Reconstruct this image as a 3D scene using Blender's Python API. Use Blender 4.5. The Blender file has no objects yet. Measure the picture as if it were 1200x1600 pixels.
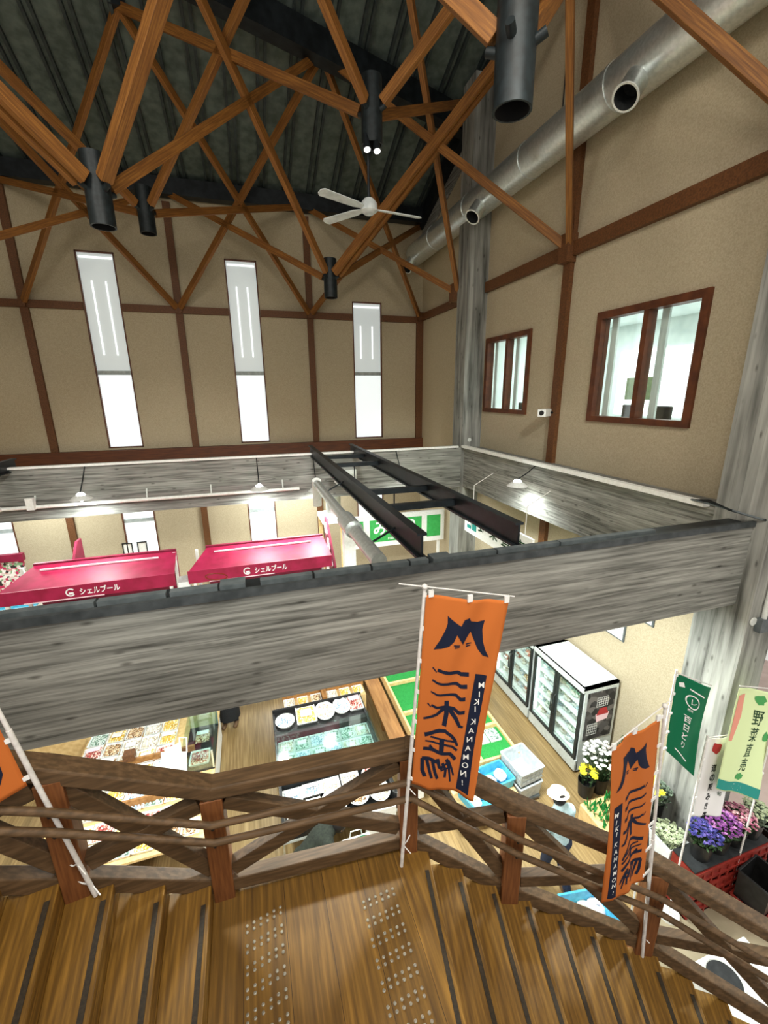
import bpy, bmesh, math, random
from mathutils import Vector, Matrix, noise
random.seed(7)
SC = bpy.context.scene
COL = SC.collection
PI = math.pi

# ------------------------------------------------------------------ camera
F_PX = 669.87
EYE = Vector((0.0, 0.0, 7.15))
YAW, PITCH, ROLL = math.radians(17.163), math.radians(15.502), math.radians(-0.544)
_f = Vector((math.sin(YAW)*math.cos(PITCH), math.cos(YAW)*math.cos(PITCH), -math.sin(PITCH)))
_r = Vector((math.cos(YAW), -math.sin(YAW), 0.0))
_u = _r.cross(_f)
RIGHT = math.cos(ROLL)*_r + math.sin(ROLL)*_u
UP = -math.sin(ROLL)*_r + math.cos(ROLL)*_u
cam_d = bpy.data.cameras.new('camera')
cam_d.sensor_fit = 'VERTICAL'; cam_d.sensor_height = 36.0; cam_d.lens = 36.0*F_PX/1600.0
cam_d.clip_start = 0.05; cam_d.clip_end = 200
cam = bpy.data.objects.new('camera', cam_d); COL.objects.link(cam)
cam.matrix_world = Matrix(((RIGHT.x, UP.x, -_f.x, EYE.x), (RIGHT.y, UP.y, -_f.y, EYE.y), (RIGHT.z, UP.z, -_f.z, EYE.z), (0, 0, 0, 1)))
SC.camera = cam

# ------------------------------------------------------------------ light and exposure
SC.view_settings.view_transform = 'Standard'
SC.view_settings.look = 'None'
SC.view_settings.exposure = 0.0
SC.view_settings.gamma = 1.0
SC.view_settings.use_curve_mapping = False
world = bpy.data.worlds.new('daylight'); SC.world = world; world.use_nodes = True
world.node_tree.nodes['Background'].inputs[0].default_value = (1.0, 0.97, 0.92, 1)
world.node_tree.nodes['Background'].inputs[1].default_value = 0.75

def lamp(name, kind, loc, power, size=0.3, color=(1, 1, 1), target=None, parent=None, spot=None, sy=None):
    d = bpy.data.lights.new(name, kind); d.energy = power; d.color = color
    if kind == 'AREA':
        d.shape = 'RECTANGLE' if sy else 'DISK'; d.size = size
        if sy: d.size_y = sy
    elif kind in ('POINT', 'SPOT'):
        d.shadow_soft_size = size
        if spot: d.spot_size = math.radians(spot); d.spot_blend = 0.6
    o = bpy.data.objects.new(name, d); COL.objects.link(o); o.location = loc
    if target is not None:
        o.rotation_euler = (Vector(target)-Vector(loc)).to_track_quat('-Z', 'Y').to_euler()
    if parent is not None:
        o.parent = parent; o.matrix_parent_inverse = parent.matrix_basis.inverted()
    return o
WARM = (1.0, 0.93, 0.82); COOL = (0.93, 1.0, 0.97)
# overhead landing lamp, then unseen fill lights added to brighten the hall and shop
lamp('unseen_hall_light', 'AREA', (0.2, 0.2, 12.5), 400, 2.2, WARM)
lamp('unseen_hall_light', 'AREA', (2.2, -2.5, 12.0), 300, 2.6, WARM, target=(2.0, 6.0, 6.5))
lamp('unseen_hall_light', 'AREA', (-4.5, 1.0, 12.0), 260, 2.6, WARM, target=(-3.0, 12.0, 8.0))
lamp('unseen_hall_light', 'SPOT', (1.0, -3.0, 11.5), 2600, 0.4, COOL, target=(-1.5, 10.0, 4.6), spot=34)
lamp('unseen_hall_light', 'SPOT', (1.5, -3.0, 11.5), 2600, 0.4, COOL, target=(4.2, 9.5, 4.6), spot=30)
lamp('unseen_shop_light', 'AREA', (7.5, 0.6, 4.2), 90, 1.6, COOL)
lamp('unseen_shop_light', 'AREA', (3.6, 4.6, 4.4), 230, 0.5, COOL)
lamp('unseen_shop_light', 'AREA', (-1.0, 4.6, 4.4), 190, 0.5, COOL)
lamp('unseen_shop_light', 'AREA', (1.0, 13.4, 4.9), 380, 2.0, COOL)
lamp('unseen_shop_light', 'AREA', (-6.0, 13.4, 4.9), 260, 2.0, COOL)

# ------------------------------------------------------------------ helpers: colour and materials
def S(h, a=1.0):
    h = h.lstrip('#'); v = [int(h[i:i+2], 16)/255 for i in (0, 2, 4)]
    return tuple((c/12.92 if c <= 0.04045 else ((c+0.055)/1.055)**2.4) for c in v)+(a,)
def base(name, rough=0.6, metal=0.0, spec=0.4):
    m = bpy.data.materials.new(name); m.use_nodes = True
    nt = m.node_tree; b = nt.nodes['Principled BSDF']
    b.inputs['Roughness'].default_value = rough; b.inputs['Metallic'].default_value = metal
    b.inputs['Specular IOR Level'].default_value = spec
    return m, nt, b
def noisy(name, c1, c2, scale=8.0, stretch=(1, 1, 1), rough=0.6, metal=0.0, bump=0.0, lo=0.35, hi=0.65, detail=4.0, spec=0.4, c3=None):
    m, nt, b = base(name, rough, metal, spec)
    tc = nt.nodes.new('ShaderNodeTexCoord'); mp = nt.nodes.new('ShaderNodeMapping')
    mp.inputs['Scale'].default_value = stretch
    nz = nt.nodes.new('ShaderNodeTexNoise'); nz.inputs['Scale'].default_value = scale; nz.inputs['Detail'].default_value = detail
    rp = nt.nodes.new('ShaderNodeValToRGB'); rp.color_ramp.elements[0].position = lo; rp.color_ramp.elements[1].position = hi
    rp.color_ramp.elements[0].color = S(c1); rp.color_ramp.elements[1].color = S(c2)
    if c3:
        e = rp.color_ramp.elements.new((lo+hi)/2); e.color = S(c3)
    nt.links.new(tc.outputs['Object'], mp.inputs['Vector']); nt.links.new(mp.outputs['Vector'], nz.inputs['Vector'])
    nt.links.new(nz.outputs['Fac'], rp.inputs['Fac']); nt.links.new(rp.outputs['Color'], b.inputs['Base Color'])
    if bump:
        bp = nt.nodes.new('ShaderNodeBump'); bp.inputs['Strength'].default_value = bump; bp.inputs['Distance'].default_value = 0.01
        nt.links.new(nz.outputs['Fac'], bp.inputs['Height']); nt.links.new(bp.outputs['Normal'], b.inputs['Normal'])
    return m
def concrete(name, axis, dark='#4f4f4a', mid='#85857f', light='#a6a69f'):
    """board-marked concrete: long grain streaks along one axis, board joints and dark knots"""
    m, nt, b = base(name, 0.85, 0, 0.25)
    st = {'x': (0.9, 20, 20), 'y': (20, 0.9, 20), 'z': (6, 6, 0.5)}[axis]
    tc = nt.nodes.new('ShaderNodeTexCoord')
    def nz(scale, stretch, detail=5):
        mp = nt.nodes.new('ShaderNodeMapping'); mp.inputs['Scale'].default_value = stretch
        n = nt.nodes.new('ShaderNodeTexNoise'); n.inputs['Scale'].default_value = scale; n.inputs['Detail'].default_value = detail
        nt.links.new(tc.outputs['Object'], mp.inputs['Vector']); nt.links.new(mp.outputs['Vector'], n.inputs['Vector']); return n
    a = nz(1.6, st); c = nz(0.9, (1, 1, 1), 3)
    mix = nt.nodes.new('ShaderNodeMath'); mix.operation = 'MULTIPLY_ADD'
    nt.links.new(a.outputs['Fac'], mix.inputs[0]); mix.inputs[1].default_value = 0.75
    sc = nt.nodes.new('ShaderNodeMath'); sc.operation = 'MULTIPLY'; sc.inputs[1].default_value = 0.3
    nt.links.new(c.outputs['Fac'], sc.inputs[0]); nt.links.new(sc.outputs[0], mix.inputs[2])
    rp = nt.nodes.new('ShaderNodeValToRGB')
    rp.color_ramp.elements[0].position = 0.33; rp.color_ramp.elements[0].color = S(dark)
    rp.color_ramp.elements[1].position = 0.68; rp.color_ramp.elements[1].color = S(light)
    e = rp.color_ramp.elements.new(0.5); e.color = S(mid)
    nt.links.new(mix.outputs[0], rp.inputs['Fac'])
    mp2 = nt.nodes.new('ShaderNodeMapping'); mp2.inputs['Scale'].default_value = {'x': (2.2, 6, 6), 'y': (6, 2.2, 6), 'z': (6, 6, 2.2)}[axis]
    vo = nt.nodes.new('ShaderNodeTexVoronoi'); vo.inputs['Scale'].default_value = 1.3
    nt.links.new(tc.outputs['Object'], mp2.inputs['Vector']); nt.links.new(mp2.outputs['Vector'], vo.inputs['Vector'])
    kr = nt.nodes.new('ShaderNodeValToRGB'); kr.color_ramp.elements[0].position = 0.05; kr.color_ramp.elements[1].position = 0.17
    kr.color_ramp.elements[0].color = (0.30, 0.29, 0.28, 1); kr.color_ramp.elements[1].color = (1, 1, 1, 1)
    nt.links.new(vo.outputs['Distance'], kr.inputs['Fac'])
    mu = nt.nodes.new('ShaderNodeMixRGB'); mu.blend_type = 'MULTIPLY'; mu.inputs[0].default_value = 0.8
    nt.links.new(rp.outputs['Color'], mu.inputs[1]); nt.links.new(kr.outputs['Color'], mu.inputs[2])
    sx = nt.nodes.new('ShaderNodeSeparateXYZ'); nt.links.new(tc.outputs['Object'], sx.inputs[0])
    dv = nt.nodes.new('ShaderNodeMath'); dv.operation = 'MULTIPLY'; dv.inputs[1].default_value = 1/0.118
    if axis == 'z':
        ad = nt.nodes.new('ShaderNodeMath'); nt.links.new(sx.outputs['X'], ad.inputs[0]); nt.links.new(sx.outputs['Y'], ad.inputs[1]); nt.links.new(ad.outputs[0], dv.inputs[0])
    else: nt.links.new(sx.outputs['Z'], dv.inputs[0])
    fl = nt.nodes.new('ShaderNodeMath'); fl.operation = 'FLOOR'; nt.links.new(dv.outputs[0], fl.inputs[0])
    wn = nt.nodes.new('ShaderNodeTexWhiteNoise'); wn.noise_dimensions = '1D'; nt.links.new(fl.outputs[0], wn.inputs['W'])
    mr = nt.nodes.new('ShaderNodeMapRange'); mr.inputs['To Min'].default_value = 0.80; mr.inputs['To Max'].default_value = 1.10; nt.links.new(wn.outputs['Value'], mr.inputs['Value'])
    fr = nt.nodes.new('ShaderNodeMath'); fr.operation = 'FRACT'; nt.links.new(dv.outputs[0], fr.inputs[0])
    jt = nt.nodes.new('ShaderNodeMath'); jt.operation = 'LESS_THAN'; jt.inputs[1].default_value = 0.07; nt.links.new(fr.outputs[0], jt.inputs[0])
    js = nt.nodes.new('ShaderNodeMath'); js.operation = 'MULTIPLY_ADD'; js.inputs[1].default_value = -0.16; nt.links.new(jt.outputs[0], js.inputs[0]); nt.links.new(mr.outputs[0], js.inputs[2])
    hv = nt.nodes.new('ShaderNodeHueSaturation'); nt.links.new(mu.outputs['Color'], hv.inputs['Color']); nt.links.new(js.outputs[0], hv.inputs['Value'])
    nt.links.new(hv.outputs['Color'], b.inputs['Base Color'])
    bp = nt.nodes.new('ShaderNodeBump'); bp.inputs['Strength'].default_value = 0.35; bp.inputs['Distance'].default_value = 0.012
    nt.links.new(a.outputs['Fac'], bp.inputs['Height']); nt.links.new(bp.outputs['Normal'], b.inputs['Normal'])
    return m
def planks(name, c1, c2, c3, width, along='y', rough=0.45, seam=0.02, seam_col='#2a1a0c'):
    m, nt, b = base(name, rough, 0, 0.4)
    tc = nt.nodes.new('ShaderNodeTexCoord')
    mp = nt.nodes.new('ShaderNodeMapping'); mp.inputs['Scale'].default_value = (14, 0.7, 14) if along == 'y' else (0.7, 14, 14)
    nz = nt.nodes.new('ShaderNodeTexNoise'); nz.inputs['Scale'].default_value = 2.2; nz.inputs['Detail'].default_value = 6
    nt.links.new(tc.outputs['Object'], mp.inputs['Vector']); nt.links.new(mp.outputs['Vector'], nz.inputs['Vector'])
    rp = nt.nodes.new('ShaderNodeValToRGB')
    rp.color_ramp.elements[0].position = 0.3; rp.color_ramp.elements[0].color = S(c1)
    rp.color_ramp.elements[1].position = 0.7; rp.color_ramp.elements[1].color = S(c3)
    e = rp.color_ramp.elements.new(0.5); e.color = S(c2)
    nt.links.new(nz.outputs['Fac'], rp.inputs['Fac'])
    sx = nt.nodes.new('ShaderNodeSeparateXYZ'); nt.links.new(tc.outputs['Object'], sx.inputs[0])
    dv = nt.nodes.new('ShaderNodeMath'); dv.operation = 'DIVIDE'; dv.inputs[1].default_value = width
    nt.links.new(sx.outputs['X' if along == 'y' else 'Y'], dv.inputs[0])
    fr = nt.nodes.new('ShaderNodeMath'); fr.operation = 'FRACT'; nt.links.new(dv.outputs[0], fr.inputs[0])
    lt = nt.nodes.new('ShaderNodeMath'); lt.operation = 'LESS_THAN'; lt.inputs[1].default_value = seam; nt.links.new(fr.outputs[0], lt.inputs[0])
    fl = nt.nodes.new('ShaderNodeMath'); fl.operation = 'FLOOR'; nt.links.new(dv.outputs[0], fl.inputs[0])
    wn = nt.nodes.new('ShaderNodeTexWhiteNoise'); wn.noise_dimensions = '1D'; nt.links.new(fl.outputs[0], wn.inputs['W'])
    mr = nt.nodes.new('ShaderNodeMapRange'); mr.inputs['To Min'].default_value = 0.78; mr.inputs['To Max'].default_value = 1.12
    nt.links.new(wn.outputs['Value'], mr.inputs['Value'])
    hv = nt.nodes.new('ShaderNodeHueSaturation'); nt.links.new(rp.outputs['Color'], hv.inputs['Color']); nt.links.new(mr.outputs[0], hv.inputs['Value'])
    mx = nt.nodes.new('ShaderNodeMixRGB'); nt.links.new(lt.outputs[0], mx.inputs[0]); nt.links.new(hv.outputs['Color'], mx.inputs[1])
    mx.inputs[2].default_value = S(seam_col)
    nt.links.new(mx.outputs['Color'], b.inputs['Base Color'])
    return m
def emit(name, col, strength):
    m = bpy.data.materials.new(name); m.use_nodes = True; nt = m.node_tree
    b = nt.nodes['Principled BSDF']; b.inputs['Base Color'].default_value = S(col)
    b.inputs['Emission Color'].default_value = S(col); b.inputs['Emission Strength'].default_value = strength
    return m
def glass(name, tint=(0.95, 0.99, 0.98), clear=0.9):
    m = bpy.data.materials.new(name); m.use_nodes = True; nt = m.node_tree; nt.nodes.clear()
    out = nt.nodes.new('ShaderNodeOutputMaterial'); mx = nt.nodes.new('ShaderNodeMixShader')
    tr = nt.nodes.new('ShaderNodeBsdfTransparent'); gl = nt.nodes.new('ShaderNodeBsdfGlossy')
    tr.inputs[0].default_value = tint+(1,); gl.inputs['Roughness'].default_value = 0.04
    mx.inputs[0].default_value = 1-clear
    nt.links.new(tr.outputs[0], mx.inputs[1]); nt.links.new(gl.outputs[0], mx.inputs[2]); nt.links.new(mx.outputs[0], out.inputs[0])
    return m
def translucent(name, col, rough=0.8):
    m, nt, b = base(name, rough, 0, 0.15)
    b.inputs['Base Color'].default_value = S(col)
    nz = nt.nodes.new('ShaderNodeTexNoise'); nz.inputs['Scale'].default_value = 900
    bp = nt.nodes.new('ShaderNodeBump'); bp.inputs['Strength'].default_value = 0.1; bp.inputs['Distance'].default_value = 0.001
    nt.links.new(nz.outputs['Fac'], bp.inputs['Height']); nt.links.new(bp.outputs['Normal'], b.inputs['Normal'])
    return m
def speckle(name, cols, scale=30.0, rough=0.6):
    """food and printed packs: voronoi cells in a few colours"""
    m, nt, b = base(name, rough, 0, 0.3)
    tc = nt.nodes.new('ShaderNodeTexCoord'); vo = nt.nodes.new('ShaderNodeTexVoronoi'); vo.inputs['Scale'].default_value = scale
    nt.links.new(tc.outputs['Object'], vo.inputs['Vector'])
    rp = nt.nodes.new('ShaderNodeValToRGB'); rp.color_ramp.interpolation = 'CONSTANT'
    rp.color_ramp.elements[0].color = S(cols[0]); rp.color_ramp.elements[1].position = 1.0/len(cols); rp.color_ramp.elements[1].color = S(cols[1])
    for i, c in enumerate(cols[2:], 2):
        e = rp.color_ramp.elements.new(i/len(cols)); e.color = S(c)
    sp = nt.nodes.new('ShaderNodeSeparateColor'); nt.links.new(vo.outputs['Color'], sp.inputs[0])
    nt.links.new(sp.outputs[0], rp.inputs['Fac']); nt.links.new(rp.outputs['Color'], b.inputs['Base Color'])
    return m

M = {}
M['plaster'] = noisy('plaster', '#aa9d83', '#bbae94', 55, rough=0.95, bump=0.25, spec=0.1)
M['roof'] = noisy('roof_deck', '#434d47', '#5c6660', 5, rough=0.7, spec=0.3)
M['roof_rib'] = noisy('roof_rib', '#20282a', '#333c3c', 5, rough=0.6)
M['black_steel'] = noisy('black_steel', '#14181b', '#21272b', 6, rough=0.45, metal=0.3)
M['steel_tray'] = noisy('dark_grey_steel', '#33383a', '#474c4e', 9, rough=0.5, metal=0.2)
M['grey_duct'] = noisy('grey_cable_duct', '#4b5254', '#5f6668', 9, rough=0.5)
M['conc_x'] = concrete('board_concrete_x', 'x'); M['conc_y'] = concrete('board_concrete_y', 'y'); M['conc_z'] = concrete('board_concrete_z', 'z')
M['strut'] = noisy('orange_brown_timber', '#69411a', '#93622a', 3, (0.8, 22, 22), rough=0.6, c3='#7e5020')
M['wall_timber'] = noisy('brown_wall_timber', '#523218', '#6c4424', 3, (14, 14, 14), rough=0.6)
M['sill_timber'] = noisy('orange_sill_timber', '#482510', '#623518', 3, (0.8, 14, 14), rough=0.5)
M['rail'] = noisy('brown_rail_timber', '#4e3c27', '#6a5238', 2.2, (1.6, 16, 16), rough=0.6, c3='#5c462e', detail=2)
M['post'] = noisy('red_brown_post_timber', '#6a3e20', '#84522b', 4, (16, 16, 1.0), rough=0.55)
M['tread'] = noisy('stair_tread_timber', '#553a14', '#8f6828', 2.6, (16, 0.9, 16), rough=0.5, c3='#70501b', bump=0.05, lo=0.3, hi=0.7)
M['landing'] = planks('landing_boards', '#553a14', '#70501b', '#8f6828', 0.3, 'y', 0.5, 0.012)
M['nosing'] = noisy('dark_nosing_strip', '#241d13', '#352b1c', 60, rough=0.8)
M['stud'] = noisy('bare_metal_stud', '#b9b6a8', '#d8d5c6', 30, rough=0.3, metal=0.8)
M['floor'] = planks('pale_shop_floor', '#7e6640', '#917950', '#a58c61', 0.15, 'y', 0.35, 0.012, '#8a6d45')
M['tile'] = noisy('pink_grey_floor', '#cdb7ae', '#dfcbc3', 2.5, rough=0.5)
M['lino'] = noisy('grey_beige_floor', '#857a63', '#998d74', 2.0, rough=0.5)
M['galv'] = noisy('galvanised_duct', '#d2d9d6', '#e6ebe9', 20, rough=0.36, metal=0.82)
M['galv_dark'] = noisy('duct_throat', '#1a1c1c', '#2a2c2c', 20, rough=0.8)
M['node'] = noisy('dark_slate_steel', '#141a1c', '#1f282b', 14, rough=0.5, metal=0.2)
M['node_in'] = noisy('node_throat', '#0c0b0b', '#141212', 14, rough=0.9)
M['white'] = noisy('white_paint', '#e6e6e0', '#f2f2ee', 20, rough=0.5)
M['offwhite'] = noisy('off_white_paint', '#cfd2cc', '#dfe2dc', 20, rough=0.5)
M['blind'] = emit('daylit_blind', '#d9e2e2', 0.38)
M['blind_low'] = emit('daylit_lower_blind', '#eef6f8', 0.72)
M['white_glow'] = emit('white_glow_surface', '#ffffff', 1.3)
M['sash_grey'] = noisy('grey_sash', '#9aa3a3', '#b2bbba', 10, rough=0.5)
M['win_frame'] = noisy('dark_brown_window_frame', '#4e2a18', '#67391f', 6, rough=0.5)
M['glass'] = glass('clear_glass'); M['glass_green'] = glass('greenish_glass', (0.86, 0.97, 0.95), 0.86)
M['curtain'] = noisy('white_curtain', '#dfe6e4', '#f1f6f4', 3, (1, 12, 1), rough=0.9)
M['office'] = noisy('office_wall', '#dfe8e6', '#edf3f1', 4, rough=0.9)
M['olive'] = noisy('olive_board', '#5d6a4e', '#76835f', 20, rough=0.8)
M['charcoal'] = noisy('charcoal_plastic', '#1d1f20', '#2b2d2e', 14, rough=0.5)
M['pink'] = noisy('magenta_canopy', '#8f1137', '#a31a45', 5, rough=0.5)
M['pink_dark'] = noisy('dark_magenta_board', '#741230', '#86193a', 5, rough=0.5)
M['letter_white'] = emit('white_lettering', '#f4f4f4', 0.0)
M['letter_pink'] = emit('pale_pink_lettering', '#f6d3dc', 0.0)
M['orange'] = translucent('orange_banner_cloth', '#c86f33'); M['navy'] = translucent('navy_print', '#1d2338')
M['white_print'] = translucent('white_print', '#f3f3f0')
M['pole_white'] = noisy('white_pole', '#d9d6d2', '#efece8', 20, rough=0.35)
M['green_cloth'] = translucent('green_banner_cloth', '#0f6b48'); M['lime_cloth'] = translucent('pale_lime_banner_cloth', '#dcebb4')
M['white_cloth'] = translucent('white_banner_cloth', '#ebe8e8'); M['teal_cloth'] = translucent('teal_print', '#2f8f86')
M['dark_green_print'] = translucent('dark_green_print', '#2f4a32'); M['leaf_print'] = translucent('leaf_print', '#4f9d5a')
M['red_print'] = translucent('red_print', '#b23a3a'); M['salmon_print'] = translucent('salmon_print', '#e59a86')
M['black_print'] = translucent('black_print', '#1c1c1c'); M['sign_green'] = noisy('sign_green', '#35a04c', '#3fae57', 10, rough=0.5)
M['fridge'] = noisy('white_freezer_enamel', '#c3cbc8', '#d3dad7', 12, rough=0.35)
M['fridge_grey'] = noisy('grey_freezer_plinth', '#b9bfba', '#c9cfca', 12, rough=0.4)
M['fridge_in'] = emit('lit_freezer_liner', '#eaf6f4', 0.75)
M['rubber'] = noisy('black_rubber', '#1e2222', '#2c3131', 20, rough=0.5)
M['turf'] = noisy('green_turf', '#15702c', '#2f9a48', 120, rough=0.95, bump=0.4)
M['pale_wood'] = noisy('pale_pine', '#d3b177', '#e6c88f', 4, (3, 3, 3), rough=0.5)
M['table_wood'] = noisy('mid_brown_table_timber', '#8c5f33', '#a97a46', 3, (6, 0.8, 6), rough=0.5)
M['blue_crate'] = noisy('sky_blue_plastic', '#3a9fc4', '#58b9d8', 12, rough=0.4)
M['grey_basket'] = noisy('pale_grey_plastic', '#b4bcc0', '#cdd4d6', 12, rough=0.4)
M['red_crate'] = noisy('red_plastic', '#742019', '#8a2a21', 12, rough=0.45)
M['black_bucket'] = noisy('black_plastic', '#141414', '#222222', 12, rough=0.35)
M['white_bucket'] = noisy('white_plastic', '#e3e6e4', '#f1f3f1', 12, rough=0.4)
M['leafgreen'] = noisy('dark_leaf', '#24391f', '#3f5c34', 20, rough=0.7)
M['greyleaf'] = noisy('grey_green_leaf', '#5c6b5c', '#7d8c78', 20, rough=0.8)
M['paleleaf'] = noisy('pale_green_leaf', '#a9b58f', '#c8d2b0', 20, rough=0.8)
M['yellow'] = noisy('yellow_petal', '#e8d51c', '#f6ec4a', 20, rough=0.7); M['whitepetal'] = noisy('white_petal', '#e6e6de', '#fafaf4', 20, rough=0.7)
M['violet'] = speckle('violet_petal', ['#3b3c80', '#554890', '#2e3270', '#7a6cb0'], 25); M['mauve'] = speckle('mauve_petal', ['#7c3f86', '#985a98', '#6c3276', '#b880b2'], 25)
M['rose'] = speckle('rose_petal', ['#b06c80', '#c88c98', '#9c526c', '#dcb4b4'], 25)
M['skin'] = noisy('skin', '#c89a7c', '#d8ac8e', 30, rough=0.6)
M['black_fabric'] = noisy('black_fabric', '#121315', '#1d1f22', 60, rough=0.9); M['dark_jacket'] = noisy('dark_green_grey_jacket', '#191c16', '#262b21', 30, rough=0.9)
M['pale_shirt'] = noisy('pale_blue_shirt', '#a9c8cf', '#c4dde2', 30, rough=0.9); M['white_shirt'] = noisy('white_shirt', '#e2e2e0', '#f2f2f0', 30, rough=0.9)
M['hat'] = noisy('cream_hat', '#dfd3bf', '#eee6d6', 40, rough=0.9); M['dark_trousers'] = noisy('navy_trousers', '#20283a', '#2e3850', 40, rough=0.9)
M['hair'] = noisy('black_hair', '#0f0d0c', '#1c1816', 60, rough=0.6); M['shoe'] = noisy('brown_shoe', '#5a4430', '#6e553c', 30, rough=0.5)
M['tray_black'] = noisy('black_tray', '#1c1c1c', '#2a2a2a', 20, rough=0.3)
M['tray_clear'] = noisy('clear_tray', '#dfe5e2', '#eef3f0', 20, rough=0.25)
M['glow'] = emit('lamp_glow', '#fbfff8', 30.0); M['tube_glow'] = emit('freezer_tube', '#f4fffc', 9.0)
M['fan'] = noisy('pale_fan_blade', '#b9c0c0', '#d3d9d8', 10, rough=0.4)

# ------------------------------------------------------------------ helpers: meshes and objects
class MB:
    def __init__(self): self.v = []; self.f = []; self.m = []
    def add(self, vs, fs, mi=0):
        o = len(self.v); self.v += [Vector(p) for p in vs]; self.f += [[i+o for i in f] for f in fs]; self.m += [mi]*len(fs); return self
    def box(self, lo, hi, mi=0):
        x0, y0, z0 = lo; x1, y1, z1 = hi
        vs = [(x0, y0, z0), (x1, y0, z0), (x1, y1, z0), (x0, y1, z0), (x0, y0, z1), (x1, y0, z1), (x1, y1, z1), (x0, y1, z1)]
        return self.add(vs, [(0, 3, 2, 1), (4, 5, 6, 7), (0, 1, 5, 4), (1, 2, 6, 5), (2, 3, 7, 6), (3, 0, 4, 7)], mi)
    def cbox(self, c, s, mi=0, rz=0.0):
        c = Vector(c); R = Matrix.Rotation(rz, 3, 'Z'); n = len(self.v)
        self.box([-k/2 for k in s], [k/2 for k in s], mi)
        for i in range(n, len(self.v)): self.v[i] = R @ self.v[i] + c
        return self
    def bar(self, p, q, w, h, up=(0, 0, 1), mi=0):
        p, q = Vector(p), Vector(q); d = (q-p).normalized(); up = Vector(up)
        s = d.cross(up)
        if s.length < 1e-4: s = d.cross(Vector((0, 1, 0)))
        s.normalize(); t = s.cross(d).normalized(); s = s*w/2; t = t*h/2
        vs = [p-s-t, p+s-t, p+s+t, p-s+t, q-s-t, q+s-t, q+s+t, q-s+t]
        return self.add(vs, [(0, 1, 2, 3), (7, 6, 5, 4), (0, 4, 5, 1), (1, 5, 6, 2), (2, 6, 7, 3), (3, 7, 4, 0)], mi)
    def tube(self, pts, r, n=12, caps=True, mi=0, r2=None):
        pts = [Vector(p) for p in pts]; k = len(pts); rings = []
        ref = None
        for i, p in enumerate(pts):
            d = (pts[min(i+1, k-1)]-pts[max(i-1, 0)]).normalized()
            if ref is None:
                ref = d.orthogonal().normalized()
            a = (ref-d*ref.dot(d)).normalized(); ref = a; b = d.cross(a)
            rr = (r[i] if isinstance(r, (list, tuple)) else (r if r2 is None else r+(r2-r)*i/max(1, k-1)))
            rings.append([p+rr*(math.cos(2*PI*j/n)*a+math.sin(2*PI*j/n)*b) for j in range(n)])
        vs = [v for R in rings for v in R]; fs = []
        for i in range(k-1):
            for j in range(n):
                fs.append((i*n+j, i*n+(j+1) % n, (i+1)*n+(j+1) % n, (i+1)*n+j))
        if caps: fs += [tuple(range(n))[::-1], tuple((k-1)*n+j for j in range(n))]
        return self.add(vs, fs, mi)
    def pipe(self, p, q, ro, ri, n=28, mi=0, mi_in=1):
        """open-ended hollow cylinder from p to q, mouth at q, closed near p"""
        p, q = Vector(p), Vector(q); d = (q-p).normalized(); a = d.orthogonal().normalized(); b = d.cross(a)
        def ring(c, r): return [c+r*(math.cos(2*PI*j/n)*a+math.sin(2*PI*j/n)*b) for j in range(n)]
        inn = p+(q-p)*0.35
        vs = ring(p, ro)+ring(q, ro)+ring(q, ri)+ring(inn, ri)
        fo = []; fi = []
        for j in range(n):
            k = (j+1) % n
            fo.append((j, k, n+k, n+j)); fo.append((n+j, n+k, 2*n+k, 2*n+j)); fi.append((2*n+j, 2*n+k, 3*n+k, 3*n+j))
        fo.append(tuple(range(n))[::-1]); fi.append(tuple(3*n+j for j in range(n)))
        o = len(self.v); self.add(vs, fo, mi); self.f += [[i+o for i in f] for f in fi]; self.m += [mi_in]*len(fi)
        return self
    def prism(self, poly, z0, z1, mi=0):
        n = len(poly); vs = [(x, y, z0) for x, y in poly]+[(x, y, z1) for x, y in poly]
        fs = [tuple(range(n))[::-1], tuple(n+i for i in range(n))]+[(i, (i+1) % n, n+(i+1) % n, n+i) for i in range(n)]
        return self.add(vs, fs, mi)
    def ball(self, c, r, mi=0, n=6, m=4, sc=(1, 1, 1)):
        c = Vector(c); vs = [c+Vector((0, 0, r*sc[2]))]
        for i in range(1, m):
            t = PI*i/m
            for j in range(n):
                a = 2*PI*j/n; vs.append(c+Vector((r*sc[0]*math.sin(t)*math.cos(a), r*sc[1]*math.sin(t)*math.sin(a), r*sc[2]*math.cos(t))))
        vs.append(c-Vector((0, 0, r*sc[2]))); fs = []
        for j in range(n): fs.append((0, 1+j, 1+(j+1) % n))
        for i in range(m-2):
            for j in range(n):
                a = 1+i*n+j; b = 1+i*n+(j+1) % n; fs.append((a, a+n, b+n, b))
        L = len(vs)-1
        for j in range(n): fs.append((L, L-n+(j+1) % n, L-n+j))
        return self.add(vs, fs, mi)
    def build(self, name, mats, parent=None, smooth=False, bevel=0.0):
        me = bpy.data.meshes.new(name); me.from_pydata([tuple(v) for v in self.v], [], self.f)
        if not isinstance(mats, (list, tuple)): mats = [mats]
        for m in mats: me.materials.append(M[m] if isinstance(m, str) else m)
        if len(mats) > 1: me.polygons.foreach_set('material_index', self.m)
        bm = bmesh.new(); bm.from_mesh(me); bmesh.ops.recalc_face_normals(bm, faces=bm.faces); bm.to_mesh(me); bm.free()
        if smooth:
            me.polygons.foreach_set('use_smooth', [True]*len(me.polygons))
            me.set_sharp_from_angle(angle=math.radians(40))
        o = bpy.data.objects.new(name, me); COL.objects.link(o)
        if bevel:
            b = o.modifiers.new('edge', 'BEVEL'); b.width = bevel; b.segments = 2; b.limit_method = 'ANGLE'
        if parent is not None: attach(o, parent)
        return o
WORLD = {}
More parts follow.
